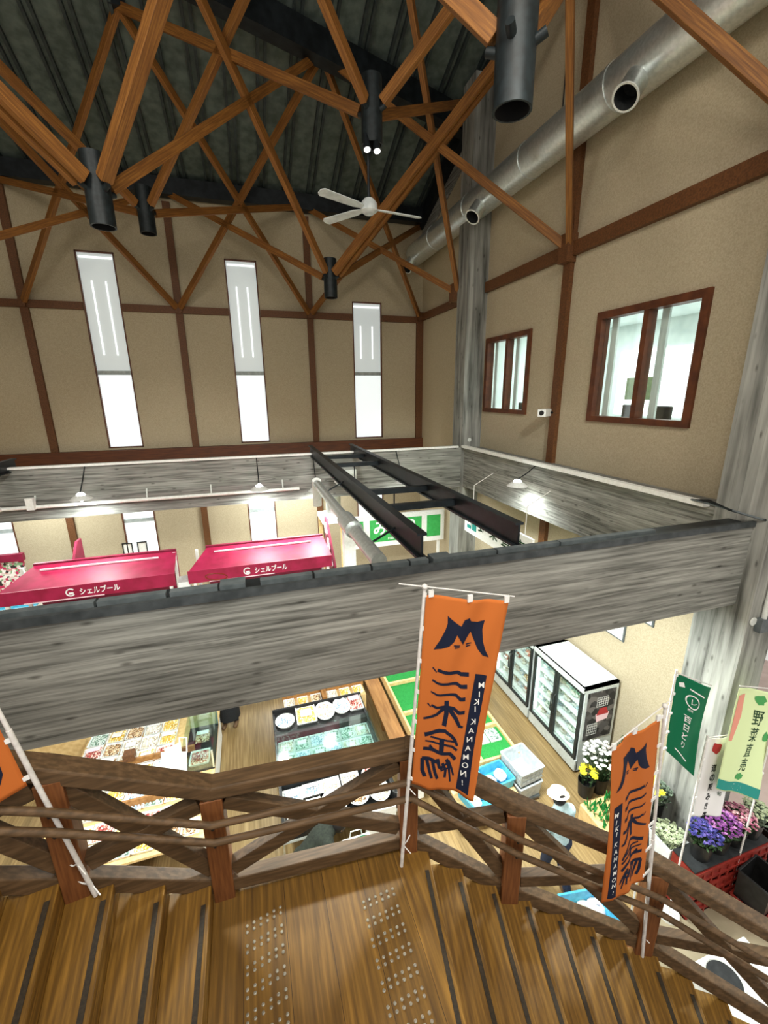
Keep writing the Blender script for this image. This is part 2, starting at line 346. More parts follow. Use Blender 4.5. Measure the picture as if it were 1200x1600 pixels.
def attach(o, parent):
    """parent o keeping its own (world) coordinates"""
    o.parent = parent; o.matrix_parent_inverse = WORLD.get(parent.name, parent.matrix_basis).inverted()
    WORLD[o.name] = o.matrix_basis.copy()
def tag(o, label=None, cat=None, group=None, kind=None):
    if label: o['label'] = label
    if cat: o['category'] = cat
    if group: o['group'] = group
    if kind: o['kind'] = kind
    return o
def thing(name, label, cat, loc=(0, 0, 0), group=None, kind=None):
    o = bpy.data.objects.new(name, None); COL.objects.link(o); o.location = loc; o.empty_display_size = 0.1
    o.matrix_basis = Matrix.Translation(loc); WORLD[o.name] = o.matrix_basis.copy()
    return tag(o, label, cat, group, kind)
def struct(name, mb, mats, parent=None, smooth=False):
    o = mb.build(name, mats, parent, smooth)
    if parent is None: o['kind'] = 'structure'
    return o
def copy_thing(root, loc, label=None, group=None, rot=None):
    r = root.copy(); COL.objects.link(r)
    r.matrix_basis = Matrix.Translation(loc) @ (Matrix.Rotation(rot, 4, 'Z') if rot else Matrix.Identity(4))
    WORLD[r.name] = r.matrix_basis.copy()
    if label: r['label'] = label
    if group: r['group'] = group
    for ch in list(root.children):
        c = ch.copy(); COL.objects.link(c); c.parent = r; c.matrix_parent_inverse = ch.matrix_parent_inverse.copy()
        for g in list(ch.children):
            d = g.copy(); COL.objects.link(d); d.parent = c; d.matrix_parent_inverse = g.matrix_parent_inverse.copy()
    return r
def glyphs(body, bold=0.0):
    """flat lettering as (vertices, faces), centred, one unit high"""
    c = bpy.data.curves.new('lettering', 'FONT'); c.body = body; c.resolution_u = 3; c.offset = bold
    o = bpy.data.objects.new('lettering', c); COL.objects.link(o)
    dg = bpy.context.evaluated_depsgraph_get()
    me = bpy.data.meshes.new_from_object(o.evaluated_get(dg))
    vs = [(v.co.x, v.co.y) for v in me.vertices]; fs = [tuple(p.vertices) for p in me.polygons]
    bpy.data.objects.remove(o); bpy.data.curves.remove(c); bpy.data.meshes.remove(me)
    if not vs: return [], [], 1
    x0, x1 = min(v[0] for v in vs), max(v[0] for v in vs); y0, y1 = min(v[1] for v in vs), max(v[1] for v in vs)
    h = max(1e-6, y1-y0); cx, cy = (x0+x1)/2, (y0+y1)/2
    return [((x-cx)/h, (y-cy)/h) for x, y in vs], fs, (x1-x0)/h
def sign_text(name, body, origin, ux, uy, height, mat, parent, bold=0.0, width=None, lift=0.004):
    vs, fs, w = glyphs(body, bold); ux = Vector(ux).normalized(); uy = Vector(uy).normalized(); n = ux.cross(uy)
    sx = height if width is None else width/max(w, 1e-6)
    mb = MB(); mb.add([Vector(origin)+ux*(x*sx)+uy*(y*height)+n*lift for x, y in vs], fs)
    return mb.build(name, mat, parent)
def Y_(px, py, y):   # point on the plane Y = y seen at that spot of the picture
    d = RIGHT*((px-600)/F_PX)-UP*((py-800)/F_PX)+_f; return EYE+d*((y-EYE.y)/d.y)
def Z_(px, py, z):
    d = RIGHT*((px-600)/F_PX)-UP*((py-800)/F_PX)+_f; return EYE+d*((z-EYE.z)/d.z)

# ================================================================== the setting
XW = 6.30      # inside of the right wall
YB = 15.50     # inside of the back wall
ZF = 5.555    # top of the near beam
ZT, ZL = 5.65, 4.52   # ring beam top and underside
struct('floor', MB().box((-10.2, 3.0, -0.2), (6.6, 15.7, 0)), 'floor')
struct('floor_stairwell', MB().box((-10.2, -4, -0.2), (6.6, 3.0, 0)), 'lino')
struct('floor_entrance', MB().box((6.6, -4, -0.2), (13, 8.0, 0)), 'tile')

WINS = [(-8.20, -7.20, 11.10), (-4.24, -3.26, 11.10), (-0.27, 0.68, 11.16), (3.72, 4.76, 10.15)]
wb = MB(); x = -10.2
for a, b, t in WINS:
    wb.box((x, YB, 0), (a, YB+0.2, 13.4)); wb.box((a, YB, t), (b, YB+0.2, 13.4)); wb.box((a, YB, 0), (b, YB+0.2, 1.7)); wb.box((a, YB, 5.0), (b, YB+0.2, 5.56)); x = b
wb.box((x, YB, 0), (XW+0.2, YB+0.2, 13.4))
struct('wall_back', wb, 'plaster')
n = 0
for a, b, t in WINS:
    n += 1
    w = thing('window_%d' % n, None, None, ((a+b)/2, YB, 5.56), kind='structure')
    for z0, z1, low in ((5.56, t, False), (1.7, 5.0, True)):
        fr = MB()
        for q in (a, b-0.035): fr.box((q, YB-0.02, z0), (q+0.035, YB+0.15, z1))
        fr.box((a, YB-0.02, z1-0.035), (b, YB+0.15, z1)); fr.box((a, YB-0.02, z0), (b, YB+0.15, z0+0.035)); fr.build('frame', 'win_frame', w)
        zs = 7.88 if not low else 3.2
        MB().box((a+0.035, YB+0.06, zs), (b-0.035, YB+0.10, z1-0.035)).build('blind', 'blind_low' if low else 'blind', w)
        MB().box((a+0.035, YB+0.06, z0+0.035), (b-0.035, YB+0.10, zs-0.12)).build('pane', 'blind_low', w)
        MB().box((a+0.035, YB+0.03, zs-0.12), (b-0.035, YB+0.10, zs)).build('sash_bar', 'sash_grey', w)
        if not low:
            for q in (a+0.28, b-0.34): MB().box((q, YB+0.045, zs+0.45), (q+0.03, YB+0.06, t-0.75)).build('white_glow', 'white_glow', w)  # glowing strips paint in the bright lines of light on the blind
            MB().box((a+0.07, YB+0.04, t-0.16), (b-0.07, YB+0.06, t-0.12)).build('white_glow', 'white_glow', w)
# right wall with its two office windows
OW = [(4.88, 6.92, 6.62, 8.50), (8.94, 10.86, 6.65, 8.50)]
rw = MB(); y = 3.88
for a, b, z0, z1 in OW:
    rw.box((XW, y, 0), (XW+0.15, a, 17)); rw.box((XW, a, 0), (XW+0.15, b, z0)); rw.box((XW, a, z1), (XW+0.15, b, 17)); y = b
rw.box((XW, y, 0), (XW+0.15, YB, 17)); rw.box((XW, -4, ZT), (XW+0.15, 3.88, 17))
struct('wall_right', rw, 'plaster')
for k, (a, b, z0, z1) in enumerate(OW):
    w = thing('window_%d' % (5+k), None, None, (XW, (a+b)/2, z0), kind='structure'); fw = 0.10; m_ = (a+b)/2
    fr = MB(); x0, x1 = XW-0.05, XW+0.15
    fr.box((x0, a-0.02, z0-0.02), (x1, a+fw, z1+0.02)); fr.box((x0, b-fw, z0-0.02), (x1, b+0.02, z1+0.02))
    fr.box((x0, a+fw, z1-fw), (x1, b-fw, z1+0.02)); fr.box((x0, a+fw, z0-0.02), (x1, b-fw, z0+fw*0.8)); fr.box((x0+0.02, m_-0.05, z0+0.08), (x1, m_+0.05, z1-fw))
    fr.build('frame', 'win_frame', w)
    for p, q in ((a+fw, m_-0.05), (m_+0.05, b-fw)): MB().box((XW+0.05, p, z0+0.08), (XW+0.062, q, z1-fw)).build('pane', 'glass', w)
    for q in (m_-0.25, b-fw-0.16): MB().box((XW+0.17, q, z0+0.05), (XW+0.21, q+0.13, z1-0.08)).build('curtain', 'curtain', w)
# office behind those windows
of = MB()
of.box((XW+0.15, 4.2, 5.65), (10.4, 12, 5.75)); of.box((XW+0.15, 4.2, 8.9), (10.4, 12, 9.0)); of.box((10.3, 4.2, 5.75), (10.4, 12, 8.9)); of.box((XW+0.15, 4.1, 5.75), (10.4, 4.2, 8.9)); of.box((XW+0.15, 12, 5.75), (10.4, 12.1, 8.9))
struct('wall_office', of, 'office')
lamp('unseen_office_light', 'AREA', (8.4, 6.3, 8.85), 90, 1.6, COOL); lamp('unseen_office_light', 'AREA', (8.4, 10.0, 8.85), 90, 1.6, COOL)  # unseen area lights added to brighten the office
wd = MB(); wd.box((10.24, 8.1, 6.5), (10.3, 10.3, 8.2)); struct('window_7', wd, 'white_glow')
struct('window_8', MB().box((10.24, 5.4, 6.7), (10.3, 7.0, 8.3)), 'white_glow')
tag(MB().cbox((9.6, 8.9, 7.2), (0.05, 0.85, 0.55)).build('notice_board', 'olive'), 'olive notice board standing inside the larger upstairs office window', 'notice board')
for k, (cx, cy) in enumerate(((7.3, 6.05), (7.6, 7.0), (7.1, 9.9))):
    t = thing('office_chair', ['dark high-backed chair behind the middle of the larger office window', 'dark high-backed chair at the far pane of the larger office window', 'dark high-backed chair behind the smaller office window'][k], 'chair', (cx, cy, 5.75), 'dark chairs in the upstairs office')
    MB().box((cx-0.22, cy-0.22, 6.2), (cx+0.22, cy+0.22, 6.28)).build('seat', 'charcoal', t, bevel=0.02); MB().box((cx-0.24, cy-0.2, 6.28), (cx-0.18, cy+0.2, 6.88)).build('backrest', 'charcoal', t, bevel=0.02)
    MB().tube([(cx, cy, 5.82), (cx, cy, 6.2)], 0.03).build('pedestal', 'charcoal', t)
    for a in range(5): MB().bar((cx, cy, 5.83), (cx+0.26*math.cos(a*1.257), cy+0.26*math.sin(a*1.257), 5.78), 0.04, 0.04).build('foot', 'charcoal', t)
struct('wall_left', MB().box((-10.2, 3.0, 0), (-10.0, YB, 17)), 'plaster')
# roof: two slopes with pressed ribs; ridge over the grid line at Y = 7.8
rf = MB(); EZ, RZ, RY = 13.0, 16.1, 7.3
def roof_z(y): return EZ+(YB-y)*(RZ-EZ)/(YB-RY) if y >= RY else RZ-(RY-y)*0.25
for y0, y1 in ((RY, YB+0.2), (-4.0, RY)):
    za, zb = roof_z(y0), roof_z(y1)
    rf.add([(-10.2, y0, za), (XW+0.2, y0, za), (XW+0.2, y1, zb), (-10.2, y1, zb), (-10.2, y0, za+0.15), (XW+0.2, y0, za+0.15), (XW+0.2, y1, zb+0.15), (-10.2, y1, zb+0.15)],
           [(0, 1, 2, 3), (4, 7, 6, 5), (0, 4, 5, 1), (1, 5, 6, 2), (2, 6, 7, 3), (3, 7, 4, 0)])
xx = -9.9
while xx < XW:
    for y0, y1 in ((RY, YB), (0.0, RY)):
        for dx in (0, 0.16): rf.bar((xx+dx, y0, roof_z(y0)-0.05), (xx+dx, y1, roof_z(y1)-0.05), 0.06, 0.10, mi=1)
    xx += 0.72
struct('ceiling', rf, ['roof', 'roof_rib'])
pb = MB()
for yy, d in ((15.25, 0.42), (7.6, 0.5), (3.9, 0.5)): pb.box((-10, yy-0.16, roof_z(yy)-0.1-d), (XW, yy+0.16, roof_z(yy)-0.1))
pb.bar((6.2, 12.25, roof_z(12.25)-0.36), (-10, 8.35, roof_z(8.35)-0.36), 0.34, 0.52)
pb.bar((XW-0.12, YB, roof_z(YB)-0.33), (XW-0.12, RY, roof_z(RY)-0.33), 0.22, 0.42)
struct('trim_roof', pb, 'black_steel')
struct('trim_verge', MB().bar((XW-0.02, YB, roof_z(YB)-0.75), (XW-0.02, RY, roof_z(RY)-0.75), 0.08, 0.42), 'conc_y')
# wall timbers
GX = [-9.65, -5.68, -1.71, 2.27]
tn = 0
def timber(mb, m='wall_timber'):
    global tn
    tn += 1; return struct('trim_%d' % tn, mb, m)
for gx in GX: timber(MB().box((gx-0.10, YB-0.10, 0), (gx+0.10, YB, 12.5)))
timber(MB().box((6.05, YB-0.10, 5.0), (XW, YB, 9.9)))
prev = -10.0
for a, b, t in WINS: timber(MB().box((prev, YB-0.09, 9.55), (a-0.01, YB, 9.75))); prev = b+0.01
timber(MB().box((prev, YB-0.09, 9.55), (XW, YB, 9.75)))
timber(MB().box((-10, YB-0.22, 5.04), (XW, YB, 5.50)), 'sill_timber')
timber(MB().box((XW-0.10, 3.9, 9.66), (XW, 10.98, 9.90))); timber(MB().box((XW-0.10, 11.62, 9.62), (XW, YB-0.1, 9.84)))
timber(MB().box((XW-0.10, 7.75, 0.0), (XW, 7.95, 15.2)))
timber(MB().box((XW-0.22, 7.72, 9.55), (XW, 7.98, 10.05))); timber(MB().box((5.62, 11.62, 9.55), (5.9, 11.9, 10.0)))
# ring of concrete beams and the columns
struct('concrete_beam_front', MB().box((-10, 3.40, ZL), (5.72, 3.70, ZF)).box((6.24, 3.40, ZL), (12, 3.70, ZF)), 'conc_x')
struct('concrete_beam_right', MB().box((5.80, 3.88, ZL), (6.26, 11.0, ZT)), 'conc_y')
struct('concrete_beam_back', MB().box((-10, 11.02, 4.50), (5.72, 11.46, ZT)), 'conc_x')
struct('concrete_column_near', MB().box((5.72, 3.22, 0), (6.24, 3.88, 16)), 'conc_z')
struct('concrete_column_far', MB().box((5.72, 11.0, 0), (6.30, 11.6, roof_z(11.3)-0.3)), 'conc_z')
struct('wall_entrance', MB().box((6.45, 8.0, 0), (13, 8.15, 4.5)).box((XW, 3.88, 4.5), (13, 8.15, 4.7)), 'white')
for nm, lab, c in (('beam_anchor_cap', 'small pale round cap on the near column above the beam', (5.92, 3.215, 5.95)), ('beam_anchor_cap', 'small pale round cap on the near column just under the beam', (5.80, 3.215, 4.36)), ('beam_anchor_cap', 'small pale round cap on the far column', (5.95, 10.995, 5.85))):
    tag(MB().tube([c, (c[0], c[1]-0.012, c[2])], 0.055, 20).build(nm, 'offwhite'), lab, 'cap', 'round caps on concrete')

# ================================================================== roof lattice: timber struts between low and high nodes on a 3.95 m grid
LOW = {(-5.68, 11.7): 9.85, (-1.71, 7.8): 9.83, (-1.71, 11.7): 10.93, (2.27, 11.7): 9.85, (2.27, 7.8): 11.32, (2.38, 3.9): 9.83,
       (-5.68, 15.4): 9.65, (-1.71, 15.4): 9.65, (2.27, 15.4): 9.65, (6.15, 15.4): 9.72, (5.8, 11.7): 9.75, (6.22, 7.85): 9.80, (6.22, 3.9): 9.80}
HIGH = {(-5.68, 15.4): 12.6, (-1.71, 15.4): 12.75, (2.27, 15.4): 12.75, (6.1, 15.4): 12.55, (-5.68, 11.7): 14.2, (-1.71, 11.7): 14.45, (2.27, 11.7): 14.40, (6.1, 11.7): 14.1,
        (-5.68, 7.8): 14.3, (-1.71, 7.8): 15.6, (2.27, 7.8): 15.5, (6.1, 7.8): 14.25, (-5.68, 3.9): 13.5, (-1.71, 3.9): 14.5, (2.27, 3.9): 15.2, (6.1, 3.9): 15.2}
truss = thing('roof_truss', 'orange-brown timber strut lattice with dark steel nodes under the dark ribbed roof', 'roof truss', (0, 0, 9.6))
def gi(p): return (min(range(4), key=lambda i: abs((-5.68, -1.71, 2.27, 6.15)[i]-p[0])), min(range(4), key=lambda i: abs((15.4, 11.7, 7.8, 3.9)[i]-p[1])))
def strut(p, q, w, h, off=0.0):
    p, q = Vector(p), Vector(q); d = q-p; L = d.length
    mb = MB().box((0, -w/2, -h/2), (L, w/2, h/2))
    o = mb.build('strut', 'strut', None, bevel=0.006)
    xa = d.normalized(); ya = Vector((0, 0, 1)).cross(xa).normalized(); za = xa.cross(ya)
    o.matrix_basis = Matrix(((xa.x, ya.x, za.x, p.x+ya.x*off), (xa.y, ya.y, za.y, p.y+ya.y*off), (xa.z, ya.z, za.z, p.z), (0, 0, 0, 1)))
    attach(o, truss)
for lp, lz in LOW.items():
    for hp, hz in HIGH.items():
        a, b = gi(lp), gi(hp)
        if abs(a[0]-b[0]) == 1 and abs(a[1]-b[1]) == 1:
            P, Q = Vector((lp[0], lp[1], lz)), Vector((hp[0], hp[1], hz)); d = (Q-P).normalized()
            inner = lp[1] < 15 and lp[0] < 5
            P2 = P+d*(0.24 if inner else 0.08)
            double = (lp == (2.27, 11.7) and hp == (6.1, 7.8)) or (lp == (-1.71, 7.8) and hp == (-5.68, 3.9))
            if double:
                for s in (-0.09, 0.09): strut(P2, Q, 0.10, 0.18, s)
            else: strut(P2, Q, 0.16 if lp == (-1.71, 7.8) and hp == (2.27, 3.9) else 0.105, 0.155)
for lp, lz in LOW.items():
    if lp[0] > 5 or lp[1] > 15:
        c = MB().cbox((lp[0], lp[1], lz), (0.16, 0.16, 0.2)); c.build('wall_bracket', 'wall_timber', truss); continue
    c = Vector((lp[0], lp[1], lz))
    nd = MB().pipe(c+Vector((0, 0, 0.50)), c+Vector((0, 0, -0.38)), 0.165, 0.145).build('node_tube', ['node', 'node_in'], truss, smooth=True)
    for sx in (-1, 1):
        for sy in (-1, 1):
            d = Vector((sx*0.66, sy*0.66, 0.36)).normalized()
            MB().tube([c+d*0.13, c+d*0.26], 0.04, 10).build('socket', 'node', nd, smooth=True)
for hp, hz in HIGH.items():
    if 4 < hp[1] < 15 and hp[0] < 5: MB().cbox((hp[0], hp[1], hz+0.05), (0.3, 0.3, 0.24)).build('hanger_plate', 'black_steel', truss)
# spot lamps and the ceiling fan under the central high node
fx, fy, fz = 2.2, 7.8, 10.08
t = thing('ceiling_fan', 'pale three-bladed ceiling fan hanging in the middle of the hall', 'fan', (fx, fy, fz))
MB().tube([(fx, fy, 11.0), (fx, fy, fz+0.08)], 0.022, 10).build('drop_rod', 'black_steel', t)
MB().tube([(fx, fy, fz+0.12), (fx, fy, fz+0.06), (fx, fy, fz-0.05), (fx, fy, fz-0.10)], [0.08, 0.13, 0.14, 0.07], 24).build('motor', 'fan', t, smooth=True)
for a in (8, 128, 205):
    d = Vector((math.cos(math.radians(a)), math.sin(math.radians(a)), 0)); s = Vector((-d.y, d.x, 0.22)).normalized(); c = Vector((fx, fy, fz-0.02))
    pts = [c+d*0.12-s*0.035, c+d*0.12+s*0.035, c+d*0.28+s*0.07, c+d*0.92+s*0.085, c+d*0.97+s*0.04, c+d*0.97-s*0.04, c+d*0.92-s*0.085, c+d*0.28-s*0.07]
    up = Vector((0, 0, 0.012)); k = len(pts)
    MB().add(pts+[p+up for p in pts], [tuple(range(k))[::-1], tuple(range(k, 2*k))]+[(i, (i+1) % k, k+(i+1) % k, k+i) for i in range(k)]).build('blade', 'fan', t)
for k, (dx, lab) in enumerate(((-0.06, 'small bright spotlight clamped under the central truss node, on its window side'), (0.10, 'small bright spotlight clamped under the central truss node, on its duct side'))):
    c = Vector((2.2+dx, 7.66, 10.88)); t = thing('spotlight', lab, 'spotlight', c, 'spotlights under the central node')
    MB().tube([c+Vector((0, 0.05, 0.16)), c+Vector((0, 0, 0.02)), c+Vector((0, -0.03, -0.08))], [0.025, 0.05, 0.06], 14).build('housing', 'black_steel', t, smooth=True)
    MB().tube([c+Vector((0, -0.031, -0.082)), c+Vector((0, -0.033, -0.088))], 0.052, 14).build('lens', 'white_glow', t)

# ================================================================== spiral duct on the right wall
DX, DZ = 5.86, 11.62
t = thing('ventilation_duct', 'large galvanised round air duct running along the right wall under the roof', 'duct', (DX, 9, DZ))
MB().tube([(DX, 15.1, DZ), (DX, 1.0, DZ)], 0.33, 40).build('duct_tube', 'galv', t, smooth=True)
for yy in (13.4, 11.2, 8.8, 6.6, 4.4): MB().tube([(DX, yy-0.03, DZ), (DX, yy+0.03, DZ)], 0.342, 40).build('joint_band', 'galv', t, smooth=True)
for yy in (15.0, 10.52, 6.12):
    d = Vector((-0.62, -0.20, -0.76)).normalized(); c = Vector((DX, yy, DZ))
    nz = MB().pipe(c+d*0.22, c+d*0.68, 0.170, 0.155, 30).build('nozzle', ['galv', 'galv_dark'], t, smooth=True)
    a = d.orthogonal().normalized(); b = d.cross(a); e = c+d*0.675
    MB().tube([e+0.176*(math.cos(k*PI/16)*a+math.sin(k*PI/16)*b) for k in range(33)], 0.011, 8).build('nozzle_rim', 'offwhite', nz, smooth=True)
for yy in (13.0, 9.9, 5.4): MB().bar((DX+0.2, yy, DZ+0.28), (XW-0.02, yy, DZ+0.55), 0.04, 0.02).build('hanger', 'black_steel', t)
tag(MB().tube([(6.285, 8.5, 11.98), (6.285, 8.5, 14.6)], .012, 8).build('wall_conduit', 'charcoal'), 'thin dark conduit running up the right wall from the air duct', 'conduit')
# security camera on the wall post
c = Vector((6.12, 7.86, 6.72)); t = thing('security_camera', 'small white box camera on the timber post between the office windows', 'camera', c)
MB().cbox(c+Vector((-0.14, -.02, 0)), (0.36, 0.17, 0.15), rz=0.6).build('housing', 'white', t, bevel=0.01); MB().tube([c+Vector((0.08, 0, 0)), c+Vector((-0.05, 0, 0))], 0.02).build('arm', 'black_steel', t); MB().tube([c+Vector((-0.28, -0.12, 0)), c+Vector((-0.30, -0.13, 0))], 0.05, 14).build('lens', 'charcoal', t)

# ================================================================== on and between the ring beams
t = thing('cable_tray', 'dark steel cable tray along the top of the near concrete beam', 'cable tray', (0, 3.5, ZT))
MB().box((-9, 3.375, ZF+0.003), (5.72, 3.42, ZF+0.07)).build('front_lip', 'steel_tray', t)
MB().box((-9, 3.42, ZF+0.003), (5.72, 3.69, ZF+0.025)).build('tray_plate', 'black_steel', t)
for a, b in ((-9, -2.1), (-2.08, -1.25), (-1.23, -0.75), (-0.72, -0.36), (-0.02, 0.42), (0.44, 0.95), (0.97, 1.32), (1.34, 1.52), (1.75, 2.25), (2.27, 3.0), (3.02, 4.3)):
    MB().box((a, 3.50, ZF+0.025), (b, 3.57, ZF+0.075)).build('duct_length', 'grey_duct', t)
for a in (-0.34, 1.55): MB().box((a, 3.46, ZF+0.025), (a+0.2, 3.60, ZF+0.09)).build('junction_box', 'grey_duct', t)
tag(MB().tube([Z_(338+17*math.cos(k*PI/10), 901+5*math.sin(k*PI/10), ZF+0.082) for k in range(21)], 0.006, 6).build('cable_loop', 'red_crate'), 'red loop of thin cable lying on the near beam top', 'cable')
tag(MB().box((5.68, 4.0, ZT), (5.79, 10.95, ZT+0.07)).build('cable_duct', 'white'), 'white cable duct along the top of the wall-side concrete beam', 'cable duct')
tag(MB().box((-8.5, 10.95, ZT), (5.6, 11.05, ZT+0.05)).build('cable_duct', 'white'), 'white cable duct along the top of the far concrete beam', 'cable duct')
t = thing('cable_bundle', 'dark cable bundle crossing the near beam corner by the column', 'cable', (5.7, 3.4, ZT))
for k in range(3): MB().tube([(5.72, 4.3-0.05*k, ZT+0.05), (5.62, 3.9, ZT+0.08+0.02*k), (5.58, 3.55+0.03*k, ZT+0.07), (5.7, 3.3, ZT+0.02), (5.95, 3.19-0.01*k, ZT-0.02), (6.24, 3.18, ZT-0.03)], 0.014, 8).build('cable', 'black_steel' if k else 'grey_duct', t, smooth=True)
t = thing('wall_conduit', 'pale conduit pipe running down the near column corner into a box', 'conduit', (5.9, 3.2, 4.4))
MB().tube([(5.93, 3.18, ZT-0.05), (5.93, 3.18, 4.35)], 0.03, 12).build('pipe', 'offwhite', t, smooth=True); MB().box((5.85, 3.14, 4.22), (6.04, 3.218, 4.40)).build('box', 'grey_duct', t); MB().box((5.87, 3.16, 5.2), (5.99, 3.2, 5.23)).build('clip', 'white', t)
def ibeam(x0, x1, y0, y1, z0, z1):
    m = (x0+x1)/2
    return MB().box((x0, y0, z1-0.025), (x1, y1, z1)).box((x0, y0, z0), (x1, y1, z0+0.025)).box((m-0.012, y0, z0+0.025), (m+0.012, y1, z1-0.025))
for x0, lab in ((1.42, 'black steel I-beam spanning the shop opening, the nearer the pink canopies'), (2.50, 'black steel I-beam spanning the shop opening, nearer the freezers'), (-5.05, 'black steel I-beam at the far end of the opening, over the left canopy end')):
    tag(ibeam(x0+0.03, x0+0.13, 3.62, 11.35, ZF+0.03, ZT+0.20).build('steel_beam', 'black_steel'), lab, 'beam', 'steel beams over the opening')
for yy, lab in ((9.9, 'thin black cross bar farthest along the paired steel beams'), (8.7, 'black cross bar second from the far beam between the steel beams'), (6.05, 'black cross bar between the steel beams above the green sign'), (5.1, 'black cross bar nearest the camera between the steel beams')):
    tag(MB().box((1.50, yy-0.05, ZT+0.03), (2.58, yy+0.05, ZT+0.11)).build('cross_bar', 'black_steel'), lab, 'cross bar', 'cross bars between the steel beams')
t = thing('exhaust_pipe', 'silver exhaust pipe running beside the steel beam with an elbow at its far end', 'pipe', (1.2, 6, 5.45))
MB().tube([(1.15, 8.0, 5.5), (1.15, 5.3, 5.5)], 0.075, 20).build('thin_run', 'galv', t, smooth=True); MB().tube([(1.15, 5.5, 5.5), (1.15, 5.0, 5.5)], 0.115, 24).build('coupling', 'galv', t, smooth=True)
MB().tube([(1.15, 5.0, 5.5), (1.15, 3.9, 5.5)], 0.085, 20).build('near_run', 'galv', t, smooth=True); MB().tube([(1.15, 8.05, 5.56), (1.15, 8.08, 5.5), (1.15, 8.1, 5.4), (1.15, 8.1, 5.05)], 0.085, 16).build('elbow', 'white', t, smooth=True)
for yy in (7.2, 4.4): MB().bar((1.15, yy, 5.5), (1.5, yy, ZT+0.03), 0.02, 0.02).build('hanger', 'black_steel', t)
t = thing('exhaust_pipe', 'thin grey pipe slung between the two steel beams over the green sign', 'pipe', (2.1, 7, 5.3))
MB().tube([(2.05, 9.6, 5.25), (2.05, 6.2, 5.25)], 0.06, 16).build('run', 'galv', t, smooth=True); MB().box((1.85, 9.6, 5.1), (2.3, 10.0, 5.45)).build('fan_box', 'offwhite', t)
for yy in (8.72, 6.1): MB().bar((2.05, yy, 5.25), (2.05, yy, ZT+0.06), 0.02, 0.02).build('hanger', 'black_steel', t)
t = thing('water_pipe', 'white pipe fixed along the face of the far concrete beam', 'pipe', (-3, 10.85, 4.85))
MB().tube([(-5.2, 10.86, 4.83), (1.1, 10.86, 4.83)], 0.04, 14).build('run', 'white', t, smooth=True)
for xx in (-4.6, -2.4, -1.0, 0.7): MB().bar((xx, 10.9, 4.83), (xx, 11.02, 5.05), 0.03, 0.02).build('bracket', 'offwhite', t)
MB().tube([(-5.2, 10.86, 4.83), (-5.3, 10.4, 4.85), (-5.3, 8.0, 4.85)], 0.05, 14).build('return_run', 'white', t, smooth=True); MB().cbox((-4.62, 10.8, 4.92), (0.14, 0.12, 0.26)).build('valve_box', 'white', t)
# pendant lamps hung from the ring beams
def pendant(c, hook, label, power):
    c = Vector(c); hook = Vector(hook)
    t = thing('pendant_lamp', label, 'lamp', c, 'white pendant lamps on the ring beams')
    mid = (c+hook)/2+Vector((0, 0, 0.05))
    MB().tube([hook, mid, c+Vector((0, 0, 0.14))], 0.012, 8).build('cord', 'black_steel', t, smooth=True)
    MB().tube([c+Vector((0, 0, 0.14)), c+Vector((0, 0, 0.10)), c+Vector((0, 0, 0.06)), c], [0.04, 0.06, 0.15, 0.22], 28, caps=False).build('shade', 'white', t, smooth=True)
    MB().ball(c+Vector((0, 0, 0.05)), 0.095, 0, 16, 10).build('bulb', 'glow', t, smooth=True)
    lamp('pendant_light', 'SPOT', c-Vector((0, 0, 0.055)), power, 0.12, COOL, target=c-Vector((0, 0, 2)), parent=t, spot=165)
pendant((-3.55, 10.45, 5.02), (-3.55, 11.0, ZT), 'white pendant lamp on the far beam over the left pink canopy', 300)
pendant((0.12, 10.45, 4.95), (0.12, 11.0, ZT), 'white pendant lamp on the far beam over the right pink canopy', 300)
pendant((1.50, 10.55, 4.80), (1.50, 11.0, ZT), 'white pendant lamp on the far beam behind the silver pipe elbow', 300)
pendant((3.75, 10.45, 4.88), (3.75, 11.0, ZT), 'white pendant lamp on the far beam between the steel beams', 300)
pendant((5.35, 7.7, 5.22), (5.8, 7.7, ZT), 'white pendant lamp on the wall-side beam above the freezers', 210)
pendant((-3.3, 4.3, 4.85), (-3.3, 3.70, ZT-.1), 'added white pendant lamp unseen behind the near beam over the bread island', 420)  # lamps along the near beam are unseen, added to light the shop
pendant((0.6, 4.3, 4.85), (0.6, 3.70, ZT-.1), 'added white pendant lamp unseen behind the near beam over the chilled case', 420)
pendant((4.1, 4.3, 4.85), (4.1, 3.70, ZT-.1), 'added white pendant lamp unseen behind the near beam over the turf stand', 380)

# ================================================================== staircase
RS = 0.17
NR = [(1.07, 2.374, 3.40, 10), (1.345, 2.311, 3.23, 11.7), (1.63, 2.246, 3.06, 13.6), (1.92, 2.165, 2.89, 16), (2.20, 2.075, 2.72, 18.7), (2.476, 1.972, 2.55, 21.4), (2.75, 1.86, 2.38, 24), (3.02, 1.735, 2.21, 27), (3.276, 1.59, 2.04, 30), (3.53, 1.42, 1.87, 33), (3.76, 1.22, 1.70, 36), (3.97, 1.0, 1.53, 39)]
NL = [(-0.619, 2.54, 3.57, -0.3), (-0.905, 2.535, 3.74, -2.5), (-1.20, 2.53, 3.91, -5), (-1.475, 2.50, 4.08, -7.3), (-1.75, 2.455, 4.25, -9.6), (-2.02, 2.40, 4.42, -12), (-2.29, 2.335, 4.59, -14.5)]
STW, OUT = 2.3, 0.16
def nose(n, side):   # tread edge line: outer and inner end (x, y)
    x, y, z, a = n; a = math.radians(a); d = Vector((math.sin(a), math.cos(a))); s = Vector((d.y, -d.x))*0.045*side
    o = Vector((x, y))+s; return o+d*OUT, o-d*STW, d
stair = thing('staircase', 'brown timber staircase with dark nosing strips, falling from a landing towards the flowers', 'staircase', (0.2, 1.4, 3.4))
